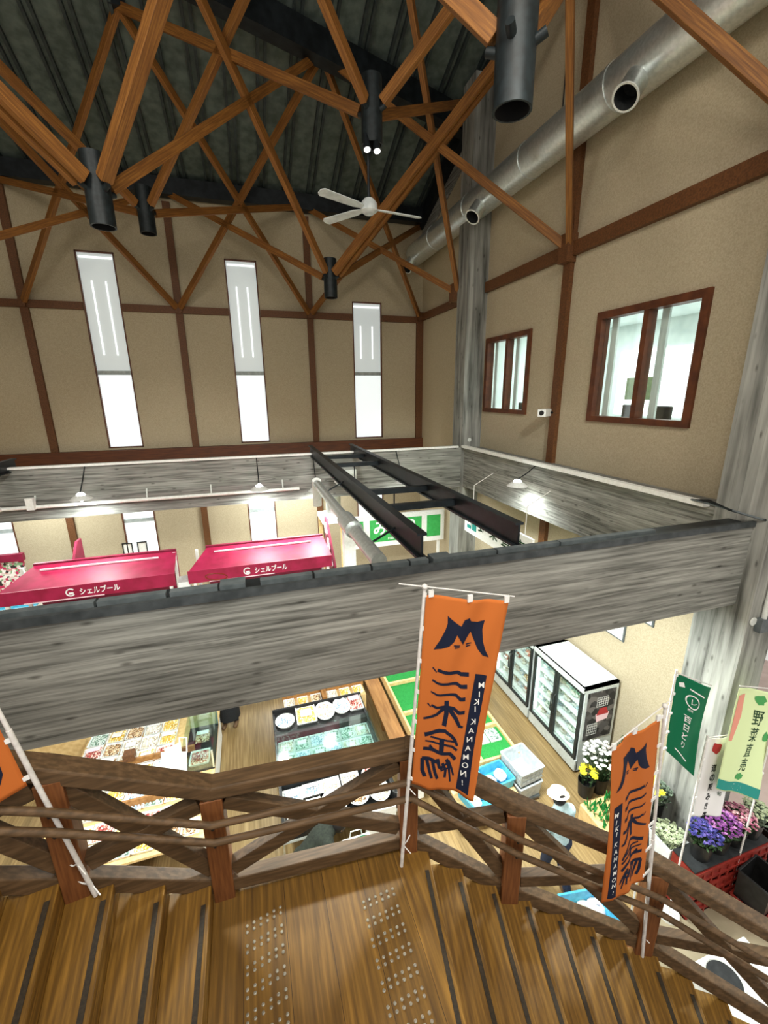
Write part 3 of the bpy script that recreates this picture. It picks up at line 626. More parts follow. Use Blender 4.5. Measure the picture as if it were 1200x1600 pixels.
def tread(poly, z, a, mat='tread', nm='tread', th=0.20):
    a = math.radians(a); c = Vector((sum(p[0] for p in poly)/len(poly), sum(p[1] for p in poly)/len(poly)))
    R = Matrix.Rotation(a, 2); loc = [R @ (Vector(p)-c) for p in poly]
    o = MB().prism([(p.x, p.y) for p in loc], -th, 0).build(nm, mat, None, bevel=0.006)
    o.matrix_basis = Matrix.Translation((c.x, c.y, z)) @ Matrix.Rotation(-a, 4, 'Z'); attach(o, stair); return o
def strip(n, par, side):
    x, y, z, a = n; a = math.radians(a); d = Vector((math.sin(a), math.cos(a), 0)); p = Vector((x, y, z+0.001))
    o = MB().bar(p, p-d*(STW-0.1), 0.032, 0.008).build('nosing_strip', 'nosing', None)
    attach(o, par)
ol, il, _ = nose(NL[0], +1); orr, ir, _ = nose(NR[0], +1)
land = tread([tuple(ol), (-0.10, 2.83), (0.85, 2.76), tuple(orr), tuple(ir), tuple(il)], 3.40, 0, 'landing', 'landing', 0.22)
strip(NR[0], land, 1)
for i in range(1, len(NR)):
    a, b, _ = nose(NR[i-1], 1); c, d, _ = nose(NR[i], 1)
    tr = tread([tuple(a), tuple(c), tuple(d), tuple(b)], NR[i][2], NR[i][3]); strip(NR[i], tr, 1)
for i in range(len(NL)-1):
    a, b, _ = nose(NL[i+1], 1); c, d, _ = nose(NL[i], 1)
    tr = tread([tuple(a), tuple(c), tuple(d), tuple(b)], NL[i][2], NL[i][3]); strip(NL[i], tr, 1)
def studs(x0, x1, ya, sl, rows):
    mb = MB()
    for k in range(rows):
        for j in range(6):
            px = x0+(x1-x0)*j/5; py = ya-k//2*0.122-(k % 2)*0.040+sl*j/5
            mb.tube([(px, py, 3.399), (px, py, 3.405), (px, py, 3.409)], [0.0115, 0.0105, 0.006], 8)
    o = mb.build('tactile_strip', 'stud', stair); o['kind'] = 'stuff'; o['label'] = 'paired rows of bare metal tactile studs'
studs(-0.33, -0.09, 2.42, 0.05, 14); studs(0.52, 0.76, 2.31, 0.02, 14)

# ================================================================== railing of the stair
RP = [(-3.1, 2.30, 5.0), (-2.25, 2.52, 4.42), (-1.37, 2.66, 3.91), (-0.49, 2.72, 3.40), (0.99, 2.62, 3.40), (1.81, 2.30, 2.89), (3.03, 1.93, 2.20), (4.10, 1.25, 1.60)]
RP[1] = (-2.25, 2.55, 4.42)
rail = thing('stair_railing', 'brown timber stair railing with crossed braces and two handrails along the landing', 'railing', (0.25, 2.66, 3.4))
inn = []
for i, p in enumerate(RP):
    a = Vector(RP[max(0, i-1)][:2]); b = Vector(RP[min(len(RP)-1, i+1)][:2]); d = (b-a).normalized(); inn.append(Vector((d.y, -d.x, 0)))
HT = 1.02
for i, p in enumerate(RP[1:-1], 1):
    P = Vector(p); n = inn[i]
    po = MB().box((-0.075, -0.075, -0.05 if i in (3, 4) else -0.2), (0.075, 0.075, HT-0.05)).build('post', 'post', None, bevel=0.008)
    po.matrix_basis = Matrix.Translation(P) @ Matrix.Rotation(math.atan2(n.x, -n.y), 4, 'Z'); attach(po, rail)
    for h in (0.84, 0.68):
        MB().tube([P+n*0.06+Vector((0, 0, h-0.06)), P+n*0.14+Vector((0, 0, h-0.05)), P+n*0.15+Vector((0, 0, h-0.01))], 0.012, 8).build('handrail_bracket', 'black_steel', rail)
for i in range(len(RP)-1):
    a, b = Vector(RP[i]), Vector(RP[i+1]); up = Vector((0, 0, 1)); d = (b-a).normalized()
    MB().bar(a+up*HT-d*0.05, b+up*HT+d*0.05, 0.145, 0.105).build('top_rail', 'rail', rail, bevel=0.012)
    MB().bar(a+up*0.10, b+up*0.09, 0.10, 0.12).build('bottom_rail', 'rail', rail, bevel=0.008)
    A, B, C, D = a+up*0.20, b+up*(HT-0.08), a+up*(HT-0.08), b+up*0.20; q = (B-A).normalized()*0.09; q2 = (D-C).normalized()*0.09
    MB().bar(A+q, B-q, 0.085, 0.115).build('brace', 'rail', rail, bevel=0.006); MB().bar(C+q2, D-q2, 0.080, 0.115).build('brace', 'rail', rail, bevel=0.006)
for h, nm in ((0.84, 0.025), (0.68, 0.025)):
    MB().tube([Vector(p)+inn[i]*0.15+Vector((0, 0, h)) for i, p in enumerate(RP)], nm, 14).build('handrail', 'rail', rail, smooth=True)

# ================================================================== banners
def densify(poly_list, step=0.03):
    """triangulated flat polygons cut fine enough to follow a wavy cloth"""
    bm = bmesh.new()
    for vs, fs in poly_list:
        bv = [bm.verts.new((x, y, 0)) for x, y in vs]
        for f in fs:
            try: bm.faces.new([bv[i] for i in f])
            except ValueError: pass
    bmesh.ops.triangulate(bm, faces=bm.faces)
    for _ in range(4):
        ed = [e for e in bm.edges if e.calc_length() > step]
        if not ed: break
        bmesh.ops.subdivide_edges(bm, edges=ed, cuts=1); bmesh.ops.triangulate(bm, faces=[f for f in bm.faces if len(f.verts) > 3])
    bm.verts.index_update(); r = [(v.co.x, v.co.y) for v in bm.verts], [tuple(v.index for v in f.verts) for f in bm.faces]
    bm.free(); return r
class Cloth:
    """u runs from the pole edge (0) to the free edge (1), v from the top (0) to the bottom (1)"""
    def __init__(self, tl, tr, bl, br, waves): self.c = [Vector(p) for p in (tl, tr, bl, br)]; self.w = waves; self.n = (self.c[1]-self.c[0]).cross(self.c[2]-self.c[0]).normalized()
    def at(self, u, v, off=0.0):
        a, b, c, d = self.c; p = a*(1-u)*(1-v)+b*u*(1-v)+c*(1-u)*v+d*u*v
        k = sum(A*math.sin(fu*u*PI+fv*v*PI+ph)*min(1, u*3+0.1) for A, fu, fv, ph in self.w)
        return p+self.n*(k+off)
    def sheet(self, name, mat, parent, nu=24, nv=60):
        mb = MB(); mb.add([self.at(i/nu, j/nv) for j in range(nv+1) for i in range(nu+1)], [(j*(nu+1)+i, j*(nu+1)+i+1, (j+1)*(nu+1)+i+1, (j+1)*(nu+1)+i) for j in range(nv) for i in range(nu)])
        o = mb.build(name, mat, parent, smooth=True); s = o.modifiers.new('thick', 'SOLIDIFY'); s.thickness = 0.002; s.offset = 0; return o
    def paint(self, name, polys, mat, parent, lift=0.003, step=0.03):
        vs, fs = densify(polys, step); mb = MB()
        for sg in (1, -1): mb.add([self.at(x, y, sg*lift) for x, y in vs], fs)
        return mb.build(name, mat, parent)
def stroke(pts, w0, w1=None):
    """brush stroke as quads around a polyline; points in picture-like units"""
    w1 = w0 if w1 is None else w1; out = []
    k = len(pts); L = []; R = []
    for i, p in enumerate(pts):
        a = Vector(pts[max(0, i-1)]); b = Vector(pts[min(k-1, i+1)]); d = (b-a).normalized(); n = Vector((-d.y, d.x)); w = (w0+(w1-w0)*i/max(1, k-1))/2
        L.append(Vector(p)+n*w); R.append(Vector(p)-n*w)
    return [([tuple(q) for q in L+R], [(i, i+1, k+i+1, k+i) for i in range(k-1)])]
def px_uv(x, y, ox, oy, sc):   # measured on the middle banner of the photo, turned into cloth fractions
    X, Y = ox+x/sc, oy+y/sc; v = (Y-929-(X-655)*0.145)/298.0
    return ((X-(661.5-21.0*v))/(131.5-32.0*v), v)
K3 = lambda pts: [px_uv(x, y, 640, 1020, 7.275) for x, y in pts]
KANJI = []
for pts, a, b in (([(300, 122), (450, 160), (540, 168), (575, 190), (668, 190)], 34, 44), ([(245, 98), (290, 148)], 16, 12),
                  ([(240, 232), (300, 262), (430, 285), (530, 290), (575, 320), (650, 318)], 20, 46), ([(225, 358), (300, 390), (430, 408), (520, 410), (575, 455), (632, 455)], 16, 46),
                  ([(232, 505), (300, 540), (400, 545), (500, 555), (560, 605), (630, 612)], 26, 44), ([(188, 488), (228, 530)], 16, 10), ([(415, 475), (412, 620), (385, 755)], 52, 50),
                  ([(385, 560), (300, 620), (140, 668)], 50, 22), ([(445, 560), (520, 660), (570, 770), (612, 790)], 56, 26),
                  ([(155, 855), (240, 840), (330, 815), (400, 808), (470, 860), (520, 930), (548, 1005)], 50, 30), ([(225, 885), (300, 905), (380, 905), (460, 925), (530, 960)], 22, 22),
                  ([(165, 930), (280, 955), (400, 965), (480, 1000), (545, 1060)], 18, 30), ([(362, 910), (352, 1060)], 56, 56), ([(140, 1025), (260, 1040), (380, 1070), (460, 1090), (525, 1165)], 40, 44), ([(215, 990), (262, 1040)], 30, 30),
                  ([(125, 1150), (220, 1150), (330, 1175)], 44, 40), ([(130, 1150), (130, 1300), (160, 1370)], 46, 52), ([(185, 1170), (215, 1290), (240, 1370)], 40, 34), ([(250, 1170), (280, 1300), (310, 1385)], 40, 34),
                  ([(310, 1130), (330, 1230), (370, 1270)], 40, 40), ([(370, 1190), (410, 1290), (400, 1385)], 34, 30), ([(420, 1150), (450, 1260), (465, 1440)], 40, 18), ([(440, 1170), (480, 1270), (505, 1365)], 34, 20), ([(330, 1250), (430, 1210)], 26, 26), ([(350, 1290), (440, 1270)], 22, 22)):
    KANJI += [([px_uv(x, y, 640, 1020, 7.275) for x, y in vs], fs) for vs, fs in stroke(pts, a, b)]
_lg = [(298, 430), (340, 375), (372, 320), (385, 285), (385, 242), (410, 262), (445, 285), (470, 300), (490, 266), (522, 258), (532, 280), (575, 294), (622, 288), (608, 335), (612, 400), (628, 450), (655, 500), (612, 480), (578, 440), (552, 385), (532, 340), (510, 368), (485, 408), (462, 372), (445, 345), (425, 385), (395, 410), (350, 425)]
LOGO = [([px_uv(x, y, 600, 900, 4.0) for x, y in _lg], [tuple(range(len(_lg)))])]
for pts in ([(425, 405), (465, 410)], [(430, 418), (462, 420)], [(505, 410), (540, 408)], [(505, 424), (535, 420)]):
    LOGO += [([px_uv(x, y, 600, 900, 4.0) for x, y in vs], fs) for vs, fs in stroke(pts, 9, 6)]
STRIP = [([px_uv(x, y, 600, 900, 4.0) for x, y in ((570, 583), (646, 606), (527, 1326), (455, 1322))], [(0, 1, 2, 3)])]
ROMAN = []
for ch, (x, y) in zip('MIKIKANAMON!', ((822, 325), (800, 425), (768, 505), (755, 585), (732, 725), (712, 828), (695, 930), (676, 1035), (655, 1140), (645, 1240), (625, 1335), (612, 1440))):
    vs, fs, w = glyphs(ch, 0.012); hh = 62 if ch != '!' else 55
    ROMAN.append(([px_uv(x-gx*hh*(1.15 if ch != '!' else 1)-0.28*gy*0, y-gy*hh, 640, 1020, 7.275) for gx, gy in vs], fs))
def orange_banner(label, base, top, cloth, arm_from, arm_to, ties):
    t = thing('banner_flag', label, 'banner', base, 'orange banner flags on the stair')
    base, top = Vector(base), Vector(top); d = (top-base)
    MB().tube([base, base+d*0.52], 0.0145, 12).build('lower_pole', 'pole_white', t, smooth=True); MB().tube([base+d*0.5, top], 0.0115, 12).build('upper_pole', 'pole_white', t, smooth=True)
    MB().tube([arm_from, arm_to], 0.005, 8).build('cross_arm', 'pole_white', t); MB().ball(top, 0.022, 0, 10, 6).build('pole_cap', 'pole_white', t, smooth=True)
    c = cloth.sheet('cloth', 'orange', t)
    cloth.paint('emblem', LOGO, 'navy', c); cloth.paint('kanji_lettering', KANJI, 'navy', c); cloth.paint('name_strip', STRIP, 'navy', c, 0.003); cloth.paint('strip_lettering', ROMAN, 'white_print', c, 0.005)
    for v in (0.0, 0.16, 0.32, 0.48, 0.64, 0.8, 0.97):
        p = cloth.at(0.0, v); k = (p-base).dot(d)/d.length_squared; q = base+d*k
        MB().bar(q-(p-q)*0.1, p+(p-q)*0.2+Vector((0, 0, 0.001)), 0.006, 0.03).build('loop', 'white_print', t)
    for u in (0.06, 0.52, 0.97):
        p = cloth.at(u, 0.0); MB().cbox(p+Vector((0, 0, 0.012)), (0.035, 0.014, 0.05)).build('top_loop', 'white_print', t)
    for q, r in ties:
        q, r = Vector(q), Vector(r); MB().tube([q, (q+r)/2+Vector((0, 0, -0.02)), r], 0.005, 6).build('tie', 'white_print', t); MB().tube([q, q+Vector((0.05, -0.04, -0.06))], 0.004, 6).build('tie', 'white_print', t)
cB = Cloth((1.035, 2.415, 5.845), (1.565, 2.245, 5.80), (0.955, 2.44, 4.26), (1.37, 2.24, 4.19), [(0.012, 3.2, 2.2, 0.4), (0.018, 2.0, 1.0, 1.0), (0.006, 6, 4, 0)])
orange_banner('large orange banner seen from behind, its mirrored lettering in front of the concrete beam', (0.885, 2.47, 3.40), (1.03, 2.43, 5.90), cB, (0.86, 2.47, 5.93), (1.60, 2.24, 5.83), [((0.93, 2.46, 4.22), (0.97, 2.55, 4.24)), ((0.90, 2.47, 3.62), (0.99, 2.55, 3.60))])
cD = Cloth((2.717, 1.928, 4.822), (2.147, 1.805, 4.822), (2.804, 1.866, 3.236), (2.421, 1.876, 3.111), [(0.014, 2.2, 1.2, 0.3), (0.007, 5.0, 2.0, 1.2)])
orange_banner('narrow orange banner hanging in folds beside the flower buckets', (2.985, 1.865, 2.21), (2.741, 1.924, 4.918), cD, (2.831, 1.957, 4.918), (2.109, 1.795, 4.841), [((2.965, 1.89, 2.45), (3.02, 1.98, 2.5)), ((2.90, 1.87, 3.05), (3.0, 1.98, 3.02))])
cL = Cloth((-1.56, 2.44, 6.62), (-2.08, 2.16, 6.58), (-1.41, 2.51, 4.97), (-1.90, 2.24, 4.90), [(0.02, 2.6, 1.6, 0.3), (0.012, 5.0, 2.0, 1.2)])
orange_banner('partly cut off orange banner on a white pole by the upper stair', (-1.255, 2.575, 3.92), (-1.57, 2.44, 6.70), cL, (-1.48, 2.48, 6.68), (-2.12, 2.14, 6.62), [((-1.30, 2.555, 4.25), (-1.37, 2.60, 4.22)), ((-1.26, 2.575, 4.02), (-1.37, 2.6, 4.1))])

def small_banner(label, px, y, cloth_mat, waves, pole_side, prints, zb=0.0, pole=True):
    """upright shop banner in front of the column; px = its four corners in the picture, standing at depth y"""
    tl, tr, bl, br = [Y_(a, b, y) for a, b in px]
    t = thing('banner_flag', label, 'banner', ((tl.x if pole_side < 0 else tr.x), y, zb), 'shop banners by the column')
    c = Cloth(tl, tr, bl, br, waves)
    e0, e1 = (tl, bl) if pole_side < 0 else (tr, br)
    if pole: MB().tube([(e1.x+0.02*pole_side, y, zb), (e0.x+0.02*pole_side, y, e0.z+0.06)], 0.012, 10).build('pole', 'pole_white', t, smooth=True); MB().tube([(e0.x+0.03*pole_side, y, e0.z+0.03), (tl.x if pole_side > 0 else tr.x, y, (tl.z if pole_side > 0 else tr.z)+0.03)], 0.006, 8).build('cross_arm', 'pole_white', t)
    MB().tube([(e1.x+0.02*pole_side, y, zb), (e1.x+0.02*pole_side, y, zb+0.06)], 0.13, 20).build('foot', 'white_bucket', t)
    s = c.sheet('cloth', cloth_mat, t)
    for nm, polys, mat in prints: c.paint(nm, polys, mat, s, 0.004, 0.08)
    for v in (0.02, 0.25, 0.5, 0.75, 0.97): MB().cbox(e0+(e1-e0)*v+Vector((0.012*pole_side, 0, 0)), (0.05, 0.012, 0.03)).build('loop', 'white_print', t)
    return t
def place(ch, u, v, h, asp, bold=0.01):
    vs, fs, w = glyphs(ch, bold); return ([(u+x*h*asp, v-y*h) for x, y in vs], fs)
def ring(u, v, r, asp, w=0.012, n=24):
    a = [(u+r*asp*math.cos(2*PI*k/n), v+r*math.sin(2*PI*k/n)) for k in range(n)]; b = [(u+(r-w)*asp*math.cos(2*PI*k/n), v+(r-w)*math.sin(2*PI*k/n)) for k in range(n)]
    return (a+b, [(k, (k+1) % n, n+(k+1) % n, n+k) for k in range(n)])
def blob(u, v, r, asp, n=14, seed=1):
    rr = random.Random(seed); return ([(u+r*asp*math.cos(2*PI*k/n)*rr.uniform(.7, 1.1), v+r*math.sin(2*PI*k/n)*rr.uniform(.7, 1.1)) for k in range(n)], [tuple(range(n))])
G = [place(c, 0.42, 0.45+0.105*k, 0.078, 2.6) for k, c in enumerate('百日どり')]+[ring(0.50, 0.235, 0.075, 2.4), place('レ', 0.52, 0.235, 0.06, 2.4), place('播州', 0.45, 0.335, 0.03, 2.2)]
G += [([(0.1, 0.09), (0.26, 0.07), (0.3, 0.12), (0.14, 0.135)], [(0, 1, 2, 3)]), ([(0.4, 0.10), (0.8, 0.12), (0.8, 0.135), (0.4, 0.115)], [(0, 1, 2, 3)]), ([(0.2, 0.87), (0.75, 0.91), (0.75, 0.925), (0.2, 0.885)], [(0, 1, 2, 3)])]
small_banner('dark green banner with white lettering on the column beside the freezer wall', [(1058, 1053), (1112, 1075), (1040, 1172), (1083, 1212)], 3.02, 'green_cloth', [(0.03, 2.0, 1.0, 0.3)], -1, [('lettering', G, 'white_print')])
W = [place(c, 0.40, 0.36+0.125*k, 0.095, 1.9, 0.02) for k, c in enumerate('道の駅みき店')]
W2 = [place(c, 0.78, 0.2+0.1*k, 0.06, 2.0) for k, c in enumerate('JAみのり旬')]
small_banner('narrow white banner with a red leaf and black lettering at the foot of the column', [(1106, 1155), (1148, 1150), (1082, 1275), (1126, 1275)], 2.95, 'white_cloth', [(0.01, 3, 1, 0)], -1, [('lettering', W, 'black_print'), ('small_lettering', W2, 'dark_green_print'), ('leaf_mark', [blob(0.38, 0.12, 0.07, 2.6, 12, 4)], 'red_print')])
N = [place(c, 0.52, 0.24+0.155*k, 0.135, 1.65, 0.008) for k, c in enumerate('野菜直売')]
small_banner('pale lime banner with large dark vegetable-sale characters beyond the column', [(1155, 1075), (1222, 1082), (1118, 1232), (1180, 1248)], 2.85, 'lime_cloth', [(0.03, 2, 1.4, 0.3)], 1,
             [('lettering', N, 'dark_green_print'), ('leaf_mark', [blob(0.5, 0.08, 0.05, 2.2, 14, 2), blob(0.93, 0.42, 0.05, 1.6, 12, 8)], 'leaf_print'), ('cucumber_mark', [blob(0.5, 0.83, 0.04, 3.2, 14, 3)], 'leaf_print'), ('carrot_mark', [([(0.05, 0.07), (0.2, 0.05), (0.2, 0.25), (0.1, 0.5), (0.04, 0.5)], [(0, 1, 2, 3, 4)])], 'salmon_print'),
              ('name_strip', [([(0, 0.89), (1, 0.89), (1, 0.99), (0, 0.99)], [(0, 1, 2, 3)])], 'teal_cloth'), ('strip_lettering', [place('のり', 0.5, 0.94, 0.07, 1.9)], 'white_print')])

# ================================================================== far side of the shop: canopies, signs, wall things
def canopy(x0, x1, label, wing):
    t = thing('stall_canopy', label, 'canopy', ((x0+x1)/2, 9.6, 0), 'magenta stall canopies')
    yf, yb, zf, zt = 9.50, 10.45, 3.45, 3.66
    MB().add([(x0, yf, zf), (x1, yf, zf), (x1-0.06, yb-0.08, zt), (x0+0.32, yb-0.08, zt), (x0, yf, zf-0.03), (x1, yf, zf-0.03), (x1-0.06, yb-0.08, zt-0.03), (x0+0.32, yb-0.08, zt-0.03)],
             [(0, 1, 2, 3), (7, 6, 5, 4), (0, 4, 5, 1), (1, 5, 6, 2), (2, 6, 7, 3), (3, 7, 4, 0)]).build('roof_sheet', 'pink', t)
    MB().box((x0-0.02, yf-0.03, zf-0.27), (x1, yf, zf+0.01)).build('fascia', 'pink', t); MB().bar((x0+0.5, 10.15, 3.625), (x1-0.4, 10.15, 3.625), 0.04, 0.03).build('roof_bead', 'letter_pink', t)
    MB().box((x0+0.3, yb-0.08, 2.2), (x1-0.06, yb, zt+0.04)).build('back_board', 'pink_dark', t)
    for xx in (x0+0.1, x1-0.1):
        MB().box((xx-0.03, yf, 0), (xx+0.03, yf+0.06, zf)).build('post', 'white', t)
        MB().box((xx-0.03, yb-0.14, 0), (xx+0.03, yb-0.08, zf+0.2)).build('post', 'white', t)
    cx = x0+(x1-x0)*0.52
    sign_text('fascia_lettering', 'シェルブール', (cx+0.10, yf-0.031, zf-0.13), (1, 0, 0), (0, 0, 1), 0.15, 'letter_white', t, 0.02, width=0.72)
    MB().tube([(cx-0.42+0.075*math.cos(a), yf-0.04, zf-0.13+0.075*math.sin(a)) for a in [math.radians(40+k*28) for k in range(11)]], 0.014, 6).build('fascia_emblem', 'letter_white', t)
    MB().box((cx-0.45, yf-0.045, zf-0.17), (cx-0.37, yf-0.03, zf-0.13)).build('fascia_emblem', 'letter_white', t)
    MB().box((x0+0.4, yf-0.04, zf-0.275), (x0+1.8, yf-0.031, zf-0.255)).build('fascia_edge', 'letter_pink', t)
    # side board with pale scroll ornaments
    bx = wing
    MB().add([(bx, 9.75, 2.3), (bx, 11.0, 2.3), (bx, 11.0, 4.0), (bx, 10.75, 4.0), (bx, 9.75, 3.05), (bx+0.05, 9.75, 2.3), (bx+0.05, 11.0, 2.3), (bx+0.05, 11.0, 4.0), (bx+0.05, 10.75, 4.0), (bx+0.05, 9.75, 3.05)],
             [(0, 1, 2, 3, 4), (9, 8, 7, 6, 5)]+[(i, 5+i, 5+(i+1) % 5, (i+1) % 5) for i in range(5)]).build('side_board', 'pink_dark', t)
    for yy, zz, r in ((10.75, 3.75, 0.11), (10.45, 3.42, 0.09), (10.15, 3.1, 0.08)):
        MB().tube([(bx-0.012, yy+r*math.cos(a)*0.7, zz+r*math.sin(a)*1.2) for a in [k*PI/8 for k in range(17)]], 0.02, 6).build('ornament', 'letter_pink', t)
        MB().bar((bx-0.015, yy-0.2, zz-0.12), (bx-0.015, yy+0.06, zz+0.1), 0.03, 0.07).build('ornament', 'letter_pink', t)
    MB().box((x0+0.15, yf+0.35, 0.0), (x1-0.15, yf+0.8, 1.0)).build('counter', 'white', t, bevel=0.01)
canopy(-4.95, -1.80, 'magenta stall canopy over the bakery counter, the one by the leaning wall board', -3.95)
canopy(-1.52, 1.62, 'magenta stall canopy over the bakery counter, the one beside the steel pipes', 1.72)
t = thing('sign_panel', 'green framed sign panel with white script under the paired steel beams', 'sign', (4.2, 13.0, 2.2))
MB().box((2.62, 13.0, 2.18), (6.2, 13.1, 3.28)).build('panel', 'white', t, bevel=0.01)
MB().box((2.80, 12.985, 2.36), (3.30, 13.0, 3.12)).build('green_field', 'sign_green', t); MB().box((3.52, 12.985, 2.36), (5.35, 13.0, 3.12)).build('green_field', 'sign_green', t); MB().box((5.55, 12.985, 2.36), (6.05, 13.0, 3.12)).build('green_field', 'sign_green', t)
sign_text('lettering', 'みのり', (4.38, 12.98, 2.84), (1, 0, 0), (0, 0, 1), 0.48, 'letter_white', t, 0.02); sign_text('small_lettering', 'minori', (4.38, 12.98, 2.47), (1, 0, 0), (0, 0, 1), 0.12, 'letter_white', t)
for xx in (2.75, 6.05): MB().box((xx-0.04, 13.1, 0), (xx+0.04, 13.18, 3.2)).build('leg', 'white', t)
t = thing('sign_panel', 'white hanging sign panel with dark characters below the freezer-side steel beam', 'sign', (5.25, 8.4, 3.6))
MB().box((5.25, 6.9, 3.62), (5.30, 9.75, 4.28)).build('panel', 'white', t)
for k, ch in enumerate('野菜直売'): sign_text('lettering', ch, (5.247, 8.85-0.52*k, 3.98), (0, -1, 0), (0, 0, 1), 0.36, 'dark_green_print', t, 0.012)
for yy in (9.5, 9.24): MB().box((5.238, yy-0.10, 3.75), (5.25, yy+0.10, 4.2)).build('green_block', 'teal_cloth', t); 
MB().box((5.232, 9.4, 3.85), (5.239, 9.6, 4.1)).build('green_block', 'white', t)
for yy in (7.2, 9.4): MB().tube([(5.28, yy, 4.28), (5.28, yy, 4.9), (5.85, yy, 5.2)], 0.01, 6).build('hanger', 'pole_white', t)
t = thing('range_hood', 'pale stall ceiling box hanging behind the steel beams with a steel exhaust drum', 'hood', (2.4, 11.9, 3.5))
MB().box((1.80, 11.8, 3.50), (2.62, 12.8, 3.66)).build('hood_box', 'offwhite', t, bevel=0.02); MB().tube([(2.2, 12.2, 3.66), (2.2, 12.2, 4.4)], 0.22, 24).build('drum', 'galv', t, smooth=True); MB().box((1.82, 12.75, 0), (1.95, 12.8, 3.50)).build('back_leg', 'pale_wood', t); MB().box((2.5, 12.75, 0), (2.6, 12.8, 3.50)).build('back_leg', 'pale_wood', t)
t = thing('kitchen_counter', 'white kitchen counter with steel pans behind the end of the right pink canopy', 'counter', (2.6, 10.2, 0))
MB().box((1.9, 9.7, 0), (4.0, 10.5, 0.95)).build('cabinet', 'white', t); MB().box((1.86, 9.66, 0.95), (4.04, 10.54, 1.0)).build('worktop', 'galv', t)
t = thing('white_pillar_box', 'white boxed pillar standing below the silver exhaust pipe', 'pillar', (1.75, 8.9, 0)); MB().box((1.80, 8.8, 0), (2.05, 9.05, 4.2)).build('shaft', 'white', t)
for x0, lab in ((-3.62, 'small dark picture frame on the far wall, nearest the leaning board'), (-3.18, 'small dark picture frame on the far wall, the right of the pair')):
    t = thing('picture_frame', lab, 'picture frame', (x0+0.15, YB, 2.35), 'small frames on the far wall')
    fr = MB()
    for lo, hi in (((0, 0), (0.30, 0.03)), ((0, 0.37), (0.30, 0.40)), ((0, 0), (0.03, 0.40)), ((0.27, 0), (0.30, 0.40))): fr.box((x0-0.75+lo[0], YB-0.04, 2.0+lo[1]), (x0-0.75+hi[0], YB, 2.0+hi[1]))
    fr.build('frame', 'charcoal', t); MB().box((x0-0.72, YB-0.02, 2.03), (x0-0.48, YB-0.01, 2.37)).build('print', 'white', t)
tag(MB().add([(-6.25, 15.2, 1.95), (-5.85, 15.2, 2.05), (-5.35, 15.2, 1.75), (-5.5, 15.2, 1.55), (-5.9, 15.2, 1.6), (-6.25, 15.4, 1.95), (-5.85, 15.4, 2.05), (-5.35, 15.4, 1.75), (-5.5, 15.4, 1.55), (-5.9, 15.4, 1.6)], [(0, 1, 2, 3, 4), (9, 8, 7, 6, 5)]+[(i, 5+i, 5+(i+1) % 5, (i+1) % 5) for i in range(5)]).build('wall_ornament', 'charcoal'), 'black fan-shaped ornament hung low on the far wall', 'ornament')
t = thing('display_shelf', 'tall colourful goods display under the end window of the far wall', 'display', (-7.2, 14.8, 0))
MB().box((-8.2, 14.6, 0), (-6.75, 15.1, 0.9)).build('stand', 'white', t); M['goods'] = speckle('printed_goods', ['#d9c9c4', '#b8325a', '#e8e2dc', '#7fa07a', '#c98a8a', '#33302e', '#f0e8e4'], 14)
MB().box((-8.2, 14.75, 1.1), (-6.85, 14.85, 2.4)).build('goods_panel', 'goods', t); MB().box((-8.2, 14.7, 2.4), (-6.8, 14.85, 2.62)).build('header', 'pink_dark', t); MB().box((-8.2, 14.7, 0.9), (-6.75, 14.95, 1.1)).build('blue_cloth', 'blue_crate', t); MB().box((-8.3, 14.5, 0.5), (-7.9, 14.6, 1.6)).build('yellow_panel', 'yellow', t)
t = thing('service_counter', 'white service counter standing at the outer end of the left pink canopy', 'counter', (-5.4, 9.6, 0))
MB().box((-6.6, 9.2, 0), (-5.05, 10.0, 2.4)).build('cabinet', 'white', t, bevel=0.02); MB().box((-6.6, 9.1, 2.4), (-5.05, 10.0, 2.5)).build('top', 'offwhite', t); MB().box((-5.5, 9.12, 2.5), (-5.1, 9.5, 2.62)).build('register', 'charcoal', t)
t = thing('goods_stack', 'stack of white boxed goods between the two pink canopies', 'boxes', (-1.66, 9.7, 0))
for k in range(5): MB().cbox((-1.66, 9.75, 2.05+0.26*k), (0.24-0.02*(k % 2), 0.4, 0.22), rz=0.06*(k % 3)).build('carton', 'white' if k % 2 else 'tray_clear', t, bevel=0.01)
MB().box((-1.80, 9.55, 0), (-1.53, 9.95, 1.94)).build('rack', 'offwhite', t)
for k, (px, lab) in enumerate((((935, 962, 985, 1003), 'white framed notice on the cream wall above the freezers'), ((1003, 945, 1020, 972), 'small white notice on the cream wall beside the column'))):
    pts = [(6.298, 6.05, 3.35), (6.298, 5.38, 2.66)] if k == 0 else [(6.298, 5.12, 3.62), (6.298, 4.86, 3.26)]
    t = thing('wall_notice', lab, 'notice', (6.298, pts[0][1], pts[1][2])); MB().box((6.27, pts[1][1], pts[1][2]), (6.299, pts[0][1], pts[0][2])).build('frame', 'grey_duct', t); MB().box((6.262, pts[1][1]+0.03, pts[1][2]+0.03), (6.27, pts[0][1]-0.03, pts[0][2]-0.03)).build('sheet', 'white', t)
t = thing('door_leaf', 'red-brown door with a steel frame in the white entrance wall past the column', 'door', (9.1, 7.95, 0)); MB().box((8.6, 7.93, 0), (9.6, 8.0, 2.2)).build('leaf', 'wall_timber', t); MB().box((8.5, 7.9, 0), (8.6, 8.0, 2.3)).build('frame', 'charcoal', t); MB().tube([(8.75, 7.88, 1.0), (8.75, 7.88, 1.3)], 0.02).build('handle', 'galv', t)

